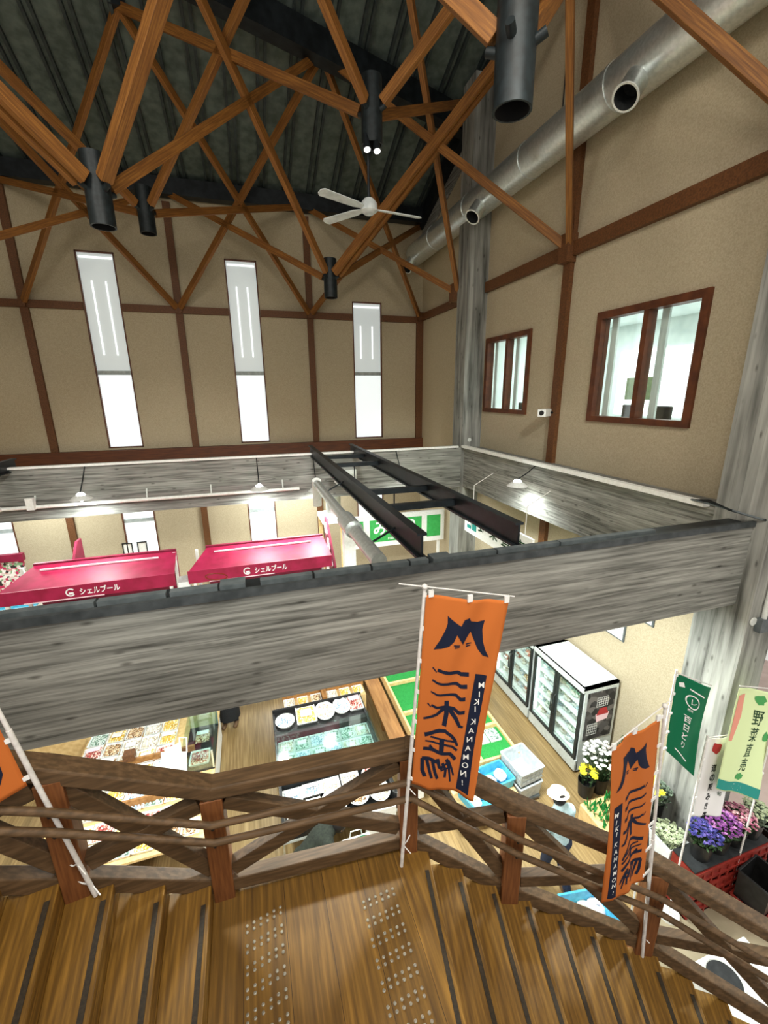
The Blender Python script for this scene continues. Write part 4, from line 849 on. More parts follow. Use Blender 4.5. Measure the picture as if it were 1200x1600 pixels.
# ================================================================== freezers
ORD = ['first', 'second', 'third', 'fourth', 'fifth', 'sixth', 'seventh', 'eighth', 'ninth', 'tenth', 'eleventh', 'twelfth']
FOODS = {'a': speckle('packed_pale_food', ['#e8e4d8', '#c9bfa8', '#f2efe6', '#a99a86', '#dcd4c0'], 40), 'b': speckle('packed_green_food', ['#7c9a86', '#a8beb0', '#dfe6df', '#5f7a6a', '#c9d6cc'], 40),
         'c': speckle('packed_brown_food', ['#8a6a4c', '#b8946a', '#d9c09a', '#6e4f36', '#e6d6b8'], 40), 'd': speckle('packed_red_food', ['#b8564e', '#e0b8a8', '#8e3d3a', '#ecd8cc', '#c98a78'], 40),
         'e': speckle('packed_yellow_food', ['#e6c55a', '#f2e0a0', '#c9a23a', '#f6eed0', '#dcb860'], 40), 'f': speckle('packed_blue_food', ['#b9cad6', '#e2eaf0', '#8ea6ba', '#f4f7f8', '#cddce4'], 40)}
for k, m in FOODS.items(): M['food_'+k] = m
FNAME = {'a': 'pale', 'b': 'green-grey', 'c': 'brown', 'd': 'reddish', 'e': 'yellow', 'f': 'bluish white'}
def bag_proto(fd):
    t = thing('frozen_bag', 'x', 'food bag', (0, 0, -30))
    o = MB().ball((0, 0, -30+0.085), 0.1, 0, 10, 6, (0.7, 1.0, 0.85)).build('bag', 'food_'+fd, t, smooth=True)
    MB().box((-0.078, -0.05, -30+0.07), (-0.066, 0.05, -30+0.12)).build('label', 'white', t); return t
def freezer(y0, y1, name_lab, handle, side_poster, shelves, per):
    x0, x1, h = 5.40, 6.22, 1.93
    t = thing('upright_freezer', name_lab, 'freezer', ((x0+x1)/2, (y0+y1)/2, 0), 'glass-door freezers')
    w = 0.05
    MB().box((x0+0.06, y0, 0.06), (x1, y0+w, h)).box((x0+0.06, y1-w, 0.06), (x1, y1, h)).box((x0+0.02, y0, h-0.06), (x1, y1, h)).box((x1-w, y0+w, 0.06), (x1, y1-w, h-0.06)).box((x0+0.06, y0+w, 0.28), (x1-w, y1-w, 0.33)).build('cabinet', 'fridge', t)
    MB().box((x0+0.02, y0, 0.07), (x0+0.08, y1, 0.30)).build('plinth', 'fridge_grey', t); MB().box((x0-0.0, y0, h-0.10), (x0+0.06, y1, h-0.0)).build('header', 'fridge', t)
    MB().box((x0+0.1, y0+0.02, 0), (x1-0.05, y1-0.02, 0.07)).build('feet', 'charcoal', t)
    MB().box((x1-w-0.02, y0+w, 0.33), (x1-w, y1-w, h-0.06)).build('liner', 'fridge_in', t)
    for yy in (y0+w+0.01, y1-w-0.03): MB().box((x0+0.09, yy, 0.4), (x0+0.12, yy+0.02, h-0.15)).build('light_tube', 'tube_glow', t)
    m = (y0+y1)/2
    for a, b, s in ((y0+0.02, m-0.005, 1), (m+0.005, y1-0.02, -1)):
        d = MB().box((x0+0.01, a, 0.32), (x0+0.05, a+0.055, h-0.11)).box((x0+0.01, b-0.055, 0.32), (x0+0.05, b, h-0.11)).box((x0+0.01, a+0.055, 0.32), (x0+0.05, b-0.055, 0.37)).box((x0+0.01, a+0.055, h-0.16), (x0+0.05, b-0.055, h-0.11)).build('door', 'rubber', t)
        MB().box((x0+0.025, a+0.055, 0.37), (x0+0.035, b-0.055, h-0.16)).build('door_glass', 'glass', d)
        if handle:
            hy = b-0.03 if s > 0 else a+0.03
            MB().tube([(x0+0.01, hy, 0.85), (x0-0.035, hy, 0.9), (x0-0.035, hy, 1.25), (x0+0.01, hy, 1.3)], 0.013, 8).build('handle', 'rubber', d, smooth=True)
    zs = [0.36+(h-0.62)*k/shelves for k in range(shelves)]
    for z in zs: MB().box((x0+0.12, y0+w, z-0.012), (x1-w-0.02, y1-w, z)).build('shelf', 'tray_clear', t)
    if side_poster:
        po = MB().box((x0+0.12, y0-0.012, 0.75), (x1-0.06, y0-0.002, 1.80)).build('side_poster', 'poster', t); yq = y0-0.013
        MB().add([(5.78, yq-0.004, 1.12), (6.02, yq-0.004, 1.15), (6.06, yq-0.004, 1.30), (5.74, yq-0.004, 1.30)], [(0, 1, 2, 3)]).add([(5.76, yq-0.005, 1.27), (6.04, yq-0.005, 1.27), (5.98, yq-0.005, 1.42), (5.82, yq-0.005, 1.42)], [(0, 1, 2, 3)], 1).build('poster_tray', ['letter_pink', 'red_print'], po)
        g = MB()
        for k in range(6): g.box((5.74+0.05*k, yq-0.006, 1.46), (5.745+0.05*k, yq-0.004, 1.66)); 
        for k in range(5): g.box((5.74, yq-0.006, 1.46+0.05*k), (5.995, yq-0.004, 1.465+0.05*k)); g.box((5.58, yq-0.006, 0.86+0.06*k), (5.80, yq-0.004, 0.866+0.06*k))
        for k in range(6): g.box((5.58+0.044*k, yq-0.006, 0.86), (5.586+0.044*k, yq-0.004, 1.10))
        g.build('poster_grid', 'white', po)
    return zs
M['poster'] = speckle('dark_meat_poster', ['#3b3a3a', '#565454', '#2a2a2a', '#6e6a68', '#474444'], 9)
zs1 = freezer(5.28, 6.72, 'white two-door upright freezer with a dark meat poster on its side', True, True, 5, 6)
zs2 = freezer(6.78, 8.22, 'white two-door upright freezer farther along the wall, half behind the banner', True, False, 4, 6)
M['freezer_note'] = translucent('pale_pink_note', '#e9c3c3')
tag(MB().box((5.72, 5.95, 1.931), (5.90, 6.25, 1.934)).build('paper_sheet', 'freezer_note'), 'pale pink paper sheet lying on the nearer freezer top', 'paper')
protos = {k: bag_proto(k) for k in FOODS}
SHN = ['bottom shelf', 'second shelf up', 'third shelf up', 'fourth shelf up', 'top shelf']
used_p = set()
def drop(proto_key, loc, label, group):
    global used_p
    p = protos[proto_key]
    if proto_key not in used_p:
        used_p.add(proto_key); p.matrix_basis = Matrix.Translation(loc); p['label'] = label; p['group'] = group; return p
    return copy_thing(p, loc, label, group)
for zs, y0, nm, keys in ((zs1, 5.28, 'nearer freezer', 'bfabfa'), (zs2, 6.78, 'farther freezer', 'adfcfa')):
    for si, z in enumerate(zs):
        for k in range(6):
            fd = keys[(k+si*2) % 6]; yy = y0+0.17+k*0.222+random.uniform(-.02, .02)
            drop(fd, (5.66+random.uniform(-.04, .06), yy, z), '%s food bag, %s from the stair end, %s, %s' % (FNAME[fd], ORD[k], SHN[si] if si < len(zs)-1 else 'top shelf', nm), 'bags in the '+nm)

# ================================================================== chilled island case in the middle, bread island, turf stand
t = thing('chilled_case', 'black-rimmed chilled island case with a glass front and grey-white sides', 'display case', (0.87, 6.5, 0))
CX0, CX1, CY0, CY1 = -0.05, 1.80, 5.15, 7.70
MB().box((CX0, 5.80, 0.05), (CX1, CY1, 0.62)).box((CX0, CY0, 0.56), (CX1, 5.80, 0.62)).build('body', 'fridge_grey', t, bevel=0.01); MB().box((CX0+0.05, 5.85, 0), (CX1-0.05, CY1-0.05, 0.06)).build('kick_base', 'charcoal', t)
MB().box((CX0, CY0, 0.62), (CX1, CY0+0.05, 0.80)).box((CX0, CY1-0.05, 0.62), (CX1, CY1, 0.95)).box((CX0, CY0+0.05, 0.62), (CX0+0.05, CY1-0.05, 0.90)).box((CX1-0.05, CY0+0.05, 0.62), (CX1, CY1-0.05, 0.90)).build('rim', 'tray_black', t, bevel=0.008)
MB().box((CX0+0.05, CY0+0.05, 0.62), (CX1-0.05, 6.0, 0.64)).build('well_floor', 'tray_black', t); MB().box((CX0+0.05, 6.0, 0.62), (CX1-0.05, CY1-0.05, 0.70)).build('well_floor', 'white', t)
MB().box((CX0+0.05, 5.98, 0.64), (CX1-0.05, 6.04, 0.93)).build('divider', 'charcoal', t)
MB().box((CX0+0.05, 7.02, 0.64), (CX1-0.05, CY1-0.05, 0.86)).build('raised_shelf', 'tray_black', t)
MB().add([(CX0+0.03, 6.02, 0.95), (CX1-0.03, 6.02, 0.95), (CX1-0.03, 7.02, 0.95), (CX0+0.03, 7.02, 0.95), (CX0+0.03, 6.02, 0.956), (CX1-0.03, 6.02, 0.956), (CX1-0.03, 7.02, 0.956), (CX0+0.03, 7.02, 0.956)], [(3, 2, 1, 0), (4, 5, 6, 7), (0, 1, 5, 4), (1, 2, 6, 5), (2, 3, 7, 6), (3, 0, 4, 7)]).build('glass_top', 'glass_green', t)
for xx in (CX0+0.0, CX1-0.03): MB().box((xx, 6.0, 0.9), (xx+0.03, 7.04, 1.01)).build('glass_end', 'glass_green', t)
for xx in (CX0-0.01, CX1-0.02): MB().box((xx, CY0+0.02, 0.0), (xx+0.03, CY0+0.05, 0.9)).build('corner_trim', 'galv', t)

def pack_proto(fd, sx, sy, h, kind, tray):
    """food pack: tray with a sloping wall, filling with lumps, clear lid or card sticker"""
    t = thing('food_pack', 'x', 'food pack', (0, 0, -40)); z = -40
    if kind == 'round':
        n = 28
        ri = lambda r, zz: [(sx/2*r*math.cos(2*PI*k/n), sy/2*r*math.sin(2*PI*k/n), z+zz) for k in range(n)]
        vs = ri(.82, 0)+ri(1.0, h)+ri(.95, h)+ri(.8, h*.35); fs = [tuple(range(n))[::-1], tuple(3*n+k for k in range(n))]
        for q in range(3): fs += [(q*n+k, q*n+(k+1) % n, (q+1)*n+(k+1) % n, (q+1)*n+k) for k in range(n)]
        MB().add(vs, fs).build('tray', tray, t, smooth=True)
    else:
        vs = []
        for r, zz in ((.86, 0), (1.0, h), (.94, h), (.82, h*.35)):
            for a, b in ((-1, -1), (1, -1), (1, 1), (-1, 1)): vs.append((a*sx/2*r, b*sy/2*r, z+zz))
        fs = [(3, 2, 1, 0), (12, 13, 14, 15)]
        for q in range(3): fs += [(q*4+k, q*4+(k+1) % 4, (q+1)*4+(k+1) % 4, (q+1)*4+k) for k in range(4)]
        MB().add(vs, fs).build('tray', tray, t, bevel=0.006)
    mb = MB(); rr = random.Random(len(bpy.data.objects)); nx, ny = max(2, int(sx/0.055)), max(2, int(sy/0.055))
    for i in range(nx):
        for j in range(ny):
            u, v = (i+.5)/nx*2-1, (j+.5)/ny*2-1
            if kind == 'round' and u*u+v*v > 0.8: continue
            mb.ball((u*sx*.40, v*sy*.40, z+h*.62), 0.032, 0, 7, 5, (rr.uniform(.8, 1.15), rr.uniform(.8, 1.15), rr.uniform(.6, 1.0)))
    mb.build('filling', 'food_'+fd, t, smooth=True)
    if kind == 'lidded': MB().box((-sx*.28, -sy*.18, z+h+0.022), (sx*.28, sy*.18, z+h+0.024)).build('label', 'white', t)
    if kind == 'carded': MB().box((-sx*.36, sy*.08, z+h+0.02), (sx*.36, sy*.36, z+h+0.023)).build('card', 'letter_pink' if fd == 'd' else 'white', t)
    return t
PK = {}
def pack(fd, sx, sy, h, kind, tray, loc, label, group, rot=0.0):
    k = (fd, sx, sy, h, kind, tray)
    if k not in PK:
        PK[k] = p = pack_proto(*k)
        p.matrix_basis = Matrix.Translation(loc) @ Matrix.Rotation(rot, 4, 'Z'); p['label'] = label; p['group'] = group; return p
    return copy_thing(PK[k], loc, label, group, rot or None)
# raised back row of platters in the chilled case
for k, (x, y, fd, kd, sx, sy, lab) in enumerate(((0.18, 7.36, 'f', 'round', .38, .40, 'pale bowl of bluish white food on the black shelf, at its corridor corner'), (0.60, 7.42, 'e', 'lidded', .40, .52, 'yellow filled tray on the raised black shelf, beside the corner bowl'),
        (0.98, 7.40, 'a', 'round', .40, .54, 'rounded pale platter in the middle of the raised black shelf'), (1.33, 7.44, 'f', 'round', .36, .48, 'rounded platter of blue-dotted food on the raised black shelf'), (1.62, 7.46, 'd', 'carded', .30, .46, 'pink carded box at the turf end of the raised black shelf'))):
    pack(fd, sx, sy, .06, kd, 'white', (x, y, .86), lab, 'platters on the raised black shelf')
for k in range(6):
    for r in range(3):
        fd = ['abfbba', 'bfbfab', 'eabbfe'][r][k]
        pack(fd, .285, .30, .05, 'lidded' if (k+r) % 2 else 'plain', 'tray_clear', (0.15+k*.292, 6.86-.325*r, .70), '%s pack under the glass top, %s from the corridor, %s row' % (FNAME[fd], ORD[k], ['farthest', 'middle', 'nearest'][r]), 'packs under the glass top')
for k, (x, y, fd, kd, sx, sy, lab) in enumerate(((0.16, 5.80, 'f', 'lidded', .32, .26, 'white lidded pack at the corridor corner of the front well'), (0.48, 5.82, 'f', 'carded', .32, .25, 'white carded pack second along the back edge of the front well'), (0.80, 5.82, 'a', 'lidded', .32, .26, 'pale lidded pack mid-way along the back edge of the front well'),
        (1.14, 5.84, 'a', 'carded', .32, .25, 'pale carded pack fourth along the back edge of the front well'), (1.50, 5.84, 'd', 'round', .30, .26, 'reddish oval pack at the turf corner of the front well'), (0.18, 5.50, 'e', 'plain', .29, .32, 'yellow open tray near the corridor in the front well'), (0.45, 5.46, 'a', 'carded', .29, .38, 'pale carded tray in front of the white carded pack'),
        (0.80, 5.48, 'f', 'round', .44, .48, 'large round white platter in the middle of the front well'), (1.20, 5.52, 'c', 'round', .40, .46, 'round brown fan-patterned platter beside the large white platter'), (1.56, 5.46, 'a', 'round', .36, .42, 'pale round platter at the near turf end of the front well'))):
    pack(fd, sx, sy, .05, kd, 'white', (x, y, .70), lab, 'packs in the front well')
# slatted low counters behind the case
t = thing('low_shelf', 'low wooden goods shelf standing end-on behind the chilled case', 'shelf', (1.1, 8.1, 0))
MB().box((0.2, 7.78, 0), (1.95, 8.6, 0.78)).build('body', 'pale_wood', t); MB().box((0.18, 8.12, 0.78), (1.97, 8.20, 0.98)).build('divider', 'table_wood', t); MB().box((1.0, 7.78, 0.78), (1.10, 8.6, 0.93)).build('divider', 'table_wood', t)
for k in range(6):
    for r in range(2):
        fd = ['aecaee', 'ecaeca'][r][k]; pack(fd, .22, .24, .06, 'plain', 'white', (0.34+k*.285+(0.03 if k > 2 else -.03), 7.95+.37*r, .78), '%s bread tray on the low shelf, %s from the corridor, %s row' % (FNAME[fd], ORD[k], ['near', 'far'][r]), 'bread trays on the low wooden shelf')

t = thing('bread_island', 'large pale bread and sweets island counter beside the corridor', 'display counter', (-2.2, 6.8, 0))
BX0, BX1, BY0, BY1 = -3.45, -1.12, 5.45, 8.30
MB().box((BX0, BY0+.55, 0.08), (BX1, BY1, 0.72)).build('body', 'white', t, bevel=0.01); MB().box((BX1-.08, BY0+.02, 0), (BX1-.03, BY0+.07, .72)).build('leg', 'white', t); MB().box((BX0+.03, BY0+.02, 0), (BX0+.08, BY0+.07, .72)).build('leg', 'white', t); MB().box((BX0+.06, BY0+.6, 0), (BX1-.06, BY1-.06, .09)).build('kick_base', 'charcoal', t); MB().box((BX0-.02, BY0-.02, .72), (BX1+.02, BY1+.02, .76)).build('top', 'pale_wood', t)
for y in (6.35, 7.25): MB().box((BX0, y-.02, .76), (BX1-.35, y+.02, .92)).build('step_board', 'table_wood', t)
MB().box((BX1-.03, 6.05, .1), (BX1+.015, 6.4, .70)).build('front_panel', 'sash_grey', t)
t = thing('glass_counter_case', 'small glass-cornered dark case at the corridor end of the bread island', 'display case', (-1.3, 7.3, .76))
MB().box((-1.62, 6.75, .761), (-1.10, 7.85, .80)).build('base', 'charcoal', t)
for lo, hi in (((-1.11, 6.75, .80), (-1.10, 7.85, 1.14)), ((-1.62, 6.75, .80), (-1.10, 6.76, 1.14)), ((-1.62, 7.84, .80), (-1.10, 7.85, 1.14)), ((-1.62, 6.75, 1.14), (-1.10, 7.85, 1.15))): MB().box(lo, hi).build('glass_pane', 'glass_green', t)
for xx, yy in ((-1.115, 6.755), (-1.115, 7.845)): MB().box((xx-.012, yy-.012, .80), (xx+.015, yy+.012, 1.155)).build('corner_post', 'galv', t)
pack('c', .3, .34, .06, 'carded', 'tray_black', (-1.36, 7.5, .80), 'brown box of sweets inside the small glass case, at the far end', 'boxes in the small glass case'); pack('d', .34, .34, .06, 'plain', 'white', (-1.36, 7.0, .80), 'reddish tray inside the small glass case, at the near end', 'boxes in the small glass case')
cols = 'aecedafcebade'
cnt = 0
for r in range(8):
    for k in range(6):
        x, y = BX0+.19+k*.315, BY0+.20+r*.345
        if x > -1.75 and 6.6 < y: continue
        if abs(y-6.35) < .1 or abs(y-7.25) < .1: y += .06
        fd = cols[(r*5+k*3) % len(cols)]; kd = ['lidded', 'plain', 'carded', 'plain'][(r+k) % 4]
        pack(fd, .305, .325, .06, kd, ['white', 'tray_clear', 'white'][(r+k) % 3], (x, y, .76), '%s pack on the bread island, %s from its outer end, %s row from stair' % (FNAME[fd], ORD[k], ORD[r]), 'packs on the bread island', random.choice((0, 0, .06, -.05)))
for k in range(3):
    fd = 'caf'[k]; pack(fd, .27, .28, .06, 'carded', 'white', (-1.38, 5.68+.33*k, .76), '%s carded pack at the bread island corridor edge, %s from the stair' % (FNAME[fd], ORD[k]), 'packs at the corridor edge of the bread island')
t = thing('price_board', 'tilted white price board in a black wire stand on the bread island', 'sign', (-1.5, 6.62, .76))
MB().add([(-1.92, 6.62, .95), (-1.50, 6.50, .95), (-1.50, 6.72, 1.27), (-1.92, 6.84, 1.27), (-1.92, 6.63, .945), (-1.50, 6.51, .945), (-1.50, 6.73, 1.265), (-1.92, 6.85, 1.265)], [(0, 1, 2, 3), (7, 6, 5, 4), (0, 4, 5, 1), (1, 5, 6, 2), (2, 6, 7, 3), (3, 7, 4, 0)]).build('board', 'white', t)
MB().tube([(-1.85, 6.7, .76), (-1.85, 6.68, 1.0)], .01, 6).tube([(-1.57, 6.62, .76), (-1.57, 6.6, 1.0)], .01, 6).tube([(-1.62, 6.78, 1.24), (-1.62, 6.92, 1.42), (-1.5, 6.88, 1.42), (-1.5, 6.74, 1.24)], .012, 6).build('wire_stand', 'white', t)
t = thing('ticket_stand', 'black ticket holder with a white folded card behind the price board', 'sign', (-1.6, 7.05, .76)); MB().box((-1.95, 7.0, .761), (-1.66, 7.2, .84)).build('holder', 'tray_black', t)
MB().add([(-1.93, 7.06, .84), (-1.80, 7.06, .84), (-1.80, 7.10, 1.12), (-1.93, 7.10, 1.12)], [(0, 1, 2, 3)]).add([(-1.80, 7.06, .84), (-1.67, 7.14, .84), (-1.67, 7.18, 1.12), (-1.80, 7.10, 1.12)], [(0, 1, 2, 3)]).build('card', 'white', t)
tag(MB().box((-2.62, 7.18, .93), (-2.44, 7.34, 1.06)).build('wooden_box', 'wall_timber', bevel=.006), 'small red-brown box standing on the step of the bread island', 'box')
t = thing('wall_shelf', 'low pale wooden counter on the outer side of the bread island', 'counter', (-4.6, 8.8, 0)); MB().box((-5.4, 8.6, 0), (-3.7, 9.1, .8)).build('body', 'pale_wood', t); MB().box((-5.45, 8.55, .8), (-3.65, 9.15, .84)).build('top', 'table_wood', t)

# turf-lined vegetable stand
t = thing('turf_stand', 'wooden vegetable stand lined with green turf between the case and the freezers', 'display stand', (3.4, 7.2, 0))
TX0, TX1, TY0, TY1 = 2.62, 4.32, 5.62, 9.6
MB().box((TX0, TY0, .42), (TX1, TY1, .52)).build('turf_top', 'turf', t)
for lo, hi in (((TX0-.05, TY0-.05, .35), (TX0, TY1+.05, .58)), ((TX1, TY0-.05, .35), (TX1+.05, TY1+.05, .58)), ((TX0, TY0-.05, .35), (TX1, TY0, .58)), ((TX0, TY1, .35), (TX1, TY1+.05, .58))): MB().box(lo, hi).build('edge_board', 'pale_wood', t, bevel=.006)
for y in (6.35, 7.2, 8.2): MB().box((TX0, y-.03, .52), (TX1, y+.03, .60)).build('cross_batten', 'pale_wood', t)
MB().box((TX0+.95, TY0, .52), (TX0+1.0, TY1, .58)).build('long_batten', 'pale_wood', t)
for x in (TX0+.05, TX1-.05):
    for y in (TY0+.05, 7.2, TY1-.05): MB().box((x-.04, y-.04, 0), (x+.04, y+.04, .42)).build('leg', 'table_wood', t)
t = thing('side_bench', 'long brown bench board along the corridor side of the turf stand', 'bench', (2.4, 7.6, 0)); MB().box((2.18, 5.7, .30), (2.52, 9.5, .36)).build('seat', 'table_wood', t, bevel=.005)
for y in (5.9, 7.5, 9.3): MB().box((2.22, y-.04, 0), (2.48, y+.04, .30)).build('leg', 'table_wood', t)
for k, (x, y, m, lab) in enumerate(((3.85, 6.12, 'white_bucket', 'flat pale pack lying on the turf beside the long batten'), (4.12, 6.12, 'food_b', 'dark green pack on the turf nearest the freezer edge'), (3.9, 6.75, 'food_b', 'green pack on the second turf bay'), (3.2, 6.0, 'food_a', 'pale pack on the corridor side of the near turf bay'))):
    t = thing('vegetable_pack', lab, 'vegetable pack', (x, y, .52), 'packs on the turf stand'); MB().box((x-.12, y-.15, .521), (x+.12, y+.15, .56)).build('tray', 'tray_clear', t, bevel=.006); MB().box((x-.11, y-.14, .56), (x+.11, y+.14, .585)).build('filling', m, t, bevel=.01)

def open_crate(name, label, c, sx, sy, h, mat, cat='crate', group=None, rz=0.0, taper=.9, slots=False, liner=None):
    c = Vector(c); t = thing(name, label, cat, c, group); R = Matrix.Rotation(rz, 3, 'Z')
    vs = []
    for r, z in ((taper, 0), (1, h), (.93, h), (taper*.93, .02)):
        for a, b in ((-1, -1), (1, -1), (1, 1), (-1, 1)): vs.append(c+R @ Vector((a*sx/2*r, b*sy/2*r, z)))
    fs = [(3, 2, 1, 0), (12, 13, 14, 15)]
    for q in range(3): fs += [(q*4+k, q*4+(k+1) % 4, (q+1)*4+(k+1) % 4, (q+1)*4+k) for k in range(4)]
    sb = MB().add(vs, fs); rim = MB()
    for k in range(4):
        a, b = vs[4+k], vs[4+(k+1) % 4]; rim.bar(a+Vector((0, 0, -.01)), b+Vector((0, 0, -.01)), .03, .025)
    rim.build('rim', mat, t, bevel=.006)
    if slots:
        for k in range(4):
            a, b = (vs[k]+vs[4+k])/2, (vs[(k+1) % 4]+vs[4+(k+1) % 4])/2; nrm = (b-a).cross(Vector((0, 0, 1))).normalized()
            for j in range(5):
                for s in (.3, .62):
                    p = a+(b-a)*(j+.5)/5+Vector((0, 0, h*(s-.5))); q = p+(b-a)*.14; sb.bar(p+nrm*.012-(b-a)*.06, q+nrm*.012-(b-a)*.06, .006, h*.14)
    sb.build('shell', mat, t)
    return t
open_crate('plastic_basket', 'pale grey slotted basket stacked by the near end of the turf stand', (4.22, 5.30, .42), .50, .58, .30, 'grey_basket', 'basket', None, .12, slots=True)
open_crate('plastic_basket', 'grey basket underneath the pale slotted basket by the turf stand', (4.22, 5.30, .10), .50, .58, .30, 'grey_basket', 'basket', None, .12)
open_crate('plastic_crate', 'sky blue crate beside the pale grey basket', (3.68, 5.30, .36), .52, .44, .20, 'blue_crate', 'crate', 'sky blue crates', .1)
open_crate('plastic_crate', 'sky blue crate behind the lower end of the large orange banner', (3.18, 5.05, .36), .46, .52, .20, 'blue_crate', 'crate', 'sky blue crates', .25)
open_crate('plastic_crate', 'sky blue crate of white bags seen under the lower handrail', (3.84, 3.18, .10), .66, .42, .28, 'blue_crate', 'crate', 'sky blue crates', -.15)
t = thing('crate_bench', 'low wooden bench carrying the two sky blue crates', 'bench', (3.45, 5.2, 0)); MB().box((2.85, 4.8, .31), (3.96, 5.56, .36)).build('seat', 'pale_wood', t)
for x, y in ((2.95, 4.9), (3.86, 4.9), (2.95, 5.46), (3.86, 5.46)): MB().box((x-.03, y-.03, 0), (x+.03, y+.03, .31)).build('leg', 'pale_wood', t)
t = thing('trolley', 'flat grey trolley under the stacked grey baskets', 'trolley', (4.22, 5.3, 0)); MB().box((3.99, 5.02, .06), (4.46, 5.58, .10)).build('deck', 'grey_duct', t)
for x, y in ((4.05, 5.08), (4.40, 5.08), (4.05, 5.52), (4.40, 5.52)): MB().tube([(x-.015, y, .03), (x+.015, y, .03)], .03, 12).build('wheel', 'charcoal', t)
t = thing('trolley', 'flat grey trolley under the sky blue crate beside the stair', 'trolley', (3.82, 3.28, 0)); MB().box((3.55, 3.1, .06), (4.1, 3.46, .10)).build('deck', 'grey_duct', t)
for x, y in ((3.6, 3.15), (4.05, 3.15), (3.6, 3.41), (4.05, 3.41)): MB().tube([(x-.015, y, .03), (x+.015, y, .03)], .03, 12).build('wheel', 'charcoal', t)
def plump_bag(label, c, r, mat, grp):
    t = thing('vegetable_bag', label, 'bag', c, grp); c = Vector(c)
    mb = MB().ball(c+Vector((0, 0, r*.6)), r, 0, 12, 8, (1, 1.15, .6)); 
    for v in mb.v: v += Vector((noise.noise(v*14)*.02, noise.noise(v*14+Vector((9, 0, 0)))*.02, noise.noise(v*14+Vector((0, 9, 0)))*.015))
    mb.build('bag', mat, t, smooth=True); MB().tube([c+Vector((0, 0, r*1.15)), c+Vector((.01, 0, r*1.5))], [.02, .035], 8).build('tied_neck', mat, t, smooth=True)
M['bag_pink'] = speckle('white_pink_bag', ['#f2eeee', '#e6c8cc', '#f8f6f4', '#d8dfe6'], 26); M['bag_white'] = speckle('white_bag', ['#f4f4ee', '#e6e8e0', '#fafaf6', '#e0d8b8'], 20)
for k, (x, y, z, m, lab, g) in enumerate(((3.56, 5.25, .39, 'bag_pink', 'white and pink bag in the blue crate by the basket, at its banner end', 'bags in the blue crates'), (3.80, 5.33, .39, 'bag_pink', 'white and pink bag in the blue crate by the basket, next to the basket', 'bags in the blue crates'), (3.10, 4.98, .39, 'bag_white', 'white bag in the blue crate behind the banner foot, nearer the stair', 'bags in the blue crates'), (3.26, 5.14, .39, 'bag_white', 'white bag in the blue crate behind the banner foot, farther from the stair', 'bags in the blue crates'),
        (3.68, 3.28, .13, 'bag_white', 'white bag in the crate under the handrail, away from the narrow banner', 'bags in the blue crates'), (3.88, 3.26, .13, 'bag_white', 'white bag in the crate under the handrail, in the middle', 'bags in the blue crates'), (4.04, 3.24, .13, 'bag_pink', 'white and pink bag in the crate under the handrail, by the narrow banner', 'bags in the blue crates'))):
    plump_bag(lab, (x, y, z), .115, m, g)

# ================================================================== flowers
def bucket(t, c, r, h, mat, square=False):
    c = Vector(c)
    if square:
        vs = []
        for q, z in ((.82, 0), (1, h), (.94, h), (.8, h*.4)):
            for a, b in ((-1, -1), (1, -1), (1, 1), (-1, 1)): vs.append(c+Vector((a*r*q, b*r*q, z)))
        fs = [(3, 2, 1, 0), (12, 13, 14, 15)]
        for q in range(3): fs += [(q*4+k, q*4+(k+1) % 4, (q+1)*4+(k+1) % 4, (q+1)*4+k) for k in range(4)]
        return MB().add(vs, fs).build('bucket', mat, t, bevel=.015)
    n = 24; vs = []
    for q, z in ((.8, 0), (1, h), (.95, h), (.8, h*.4)): vs += [c+Vector((r*q*math.cos(2*PI*k/n), r*q*math.sin(2*PI*k/n), z)) for k in range(n)]
    fs = [tuple(range(n))[::-1], tuple(3*n+k for k in range(n))]
    for q in range(3): fs += [(q*n+k, q*n+(k+1) % n, (q+1)*n+(k+1) % n, (q+1)*n+k) for k in range(n)]
    return MB().add(vs, fs).build('bucket', mat, t, smooth=True)
def flowers(label, c, r, h, bmat, petal, leaf, spread, top, n_bl, br, square=False, seed=1, grp='flower buckets by the column'):
    c = Vector(c); t = thing('flower_bucket', label, 'flowers', c, grp); bucket(t, c, r, h, bmat, square); rr = random.Random(seed)
    st = MB(); lf = MB(); bl = MB()
    for k in range(n_bl):
        a = rr.uniform(0, 2*PI); q = math.sqrt(rr.random()); hh = top*(1-.35*q*q)*rr.uniform(.85, 1.05)
        b = c+Vector((r*.6*q*math.cos(a), r*.6*q*math.sin(a), h*.5)); e = c+Vector((spread*q*math.cos(a), spread*q*math.sin(a), h+hh))
        st.tube([b, (b+e)/2+Vector((0, 0, .03)), e], .004, 5)
        for _ in range(2):
            w = b.lerp(e, rr.uniform(.45, .9)); d = Vector((rr.uniform(-1, 1), rr.uniform(-1, 1), rr.uniform(-.1, .8))).normalized()*rr.uniform(.05, .09); s = d.orthogonal().normalized()*.016
            lf.add([w, w+d*.5+s, w+d, w+d*.5-s], [(0, 1, 2, 3)])
        m_ = 0
        for j in range(7):   # a ring of petals round a small centre
            aa = 2*PI*j/7+a; d = Vector((math.cos(aa), math.sin(aa), .35)).normalized(); s = Vector((-math.sin(aa), math.cos(aa), 0))*br*.42
            bl.add([e, e+d*br*.7+s, e+d*br*1.15, e+d*br*.7-s], [(0, 1, 2, 3)])
        bl.ball(e+Vector((0, 0, br*.18)), br*.45, 0, 6, 4)
    o = st.build('stems', leaf, t); o['kind'] = 'stuff'; o = lf.build('leaves', leaf, t); o['kind'] = 'stuff'; o = bl.build('blossoms', petal, t); o['kind'] = 'stuff'
    return t
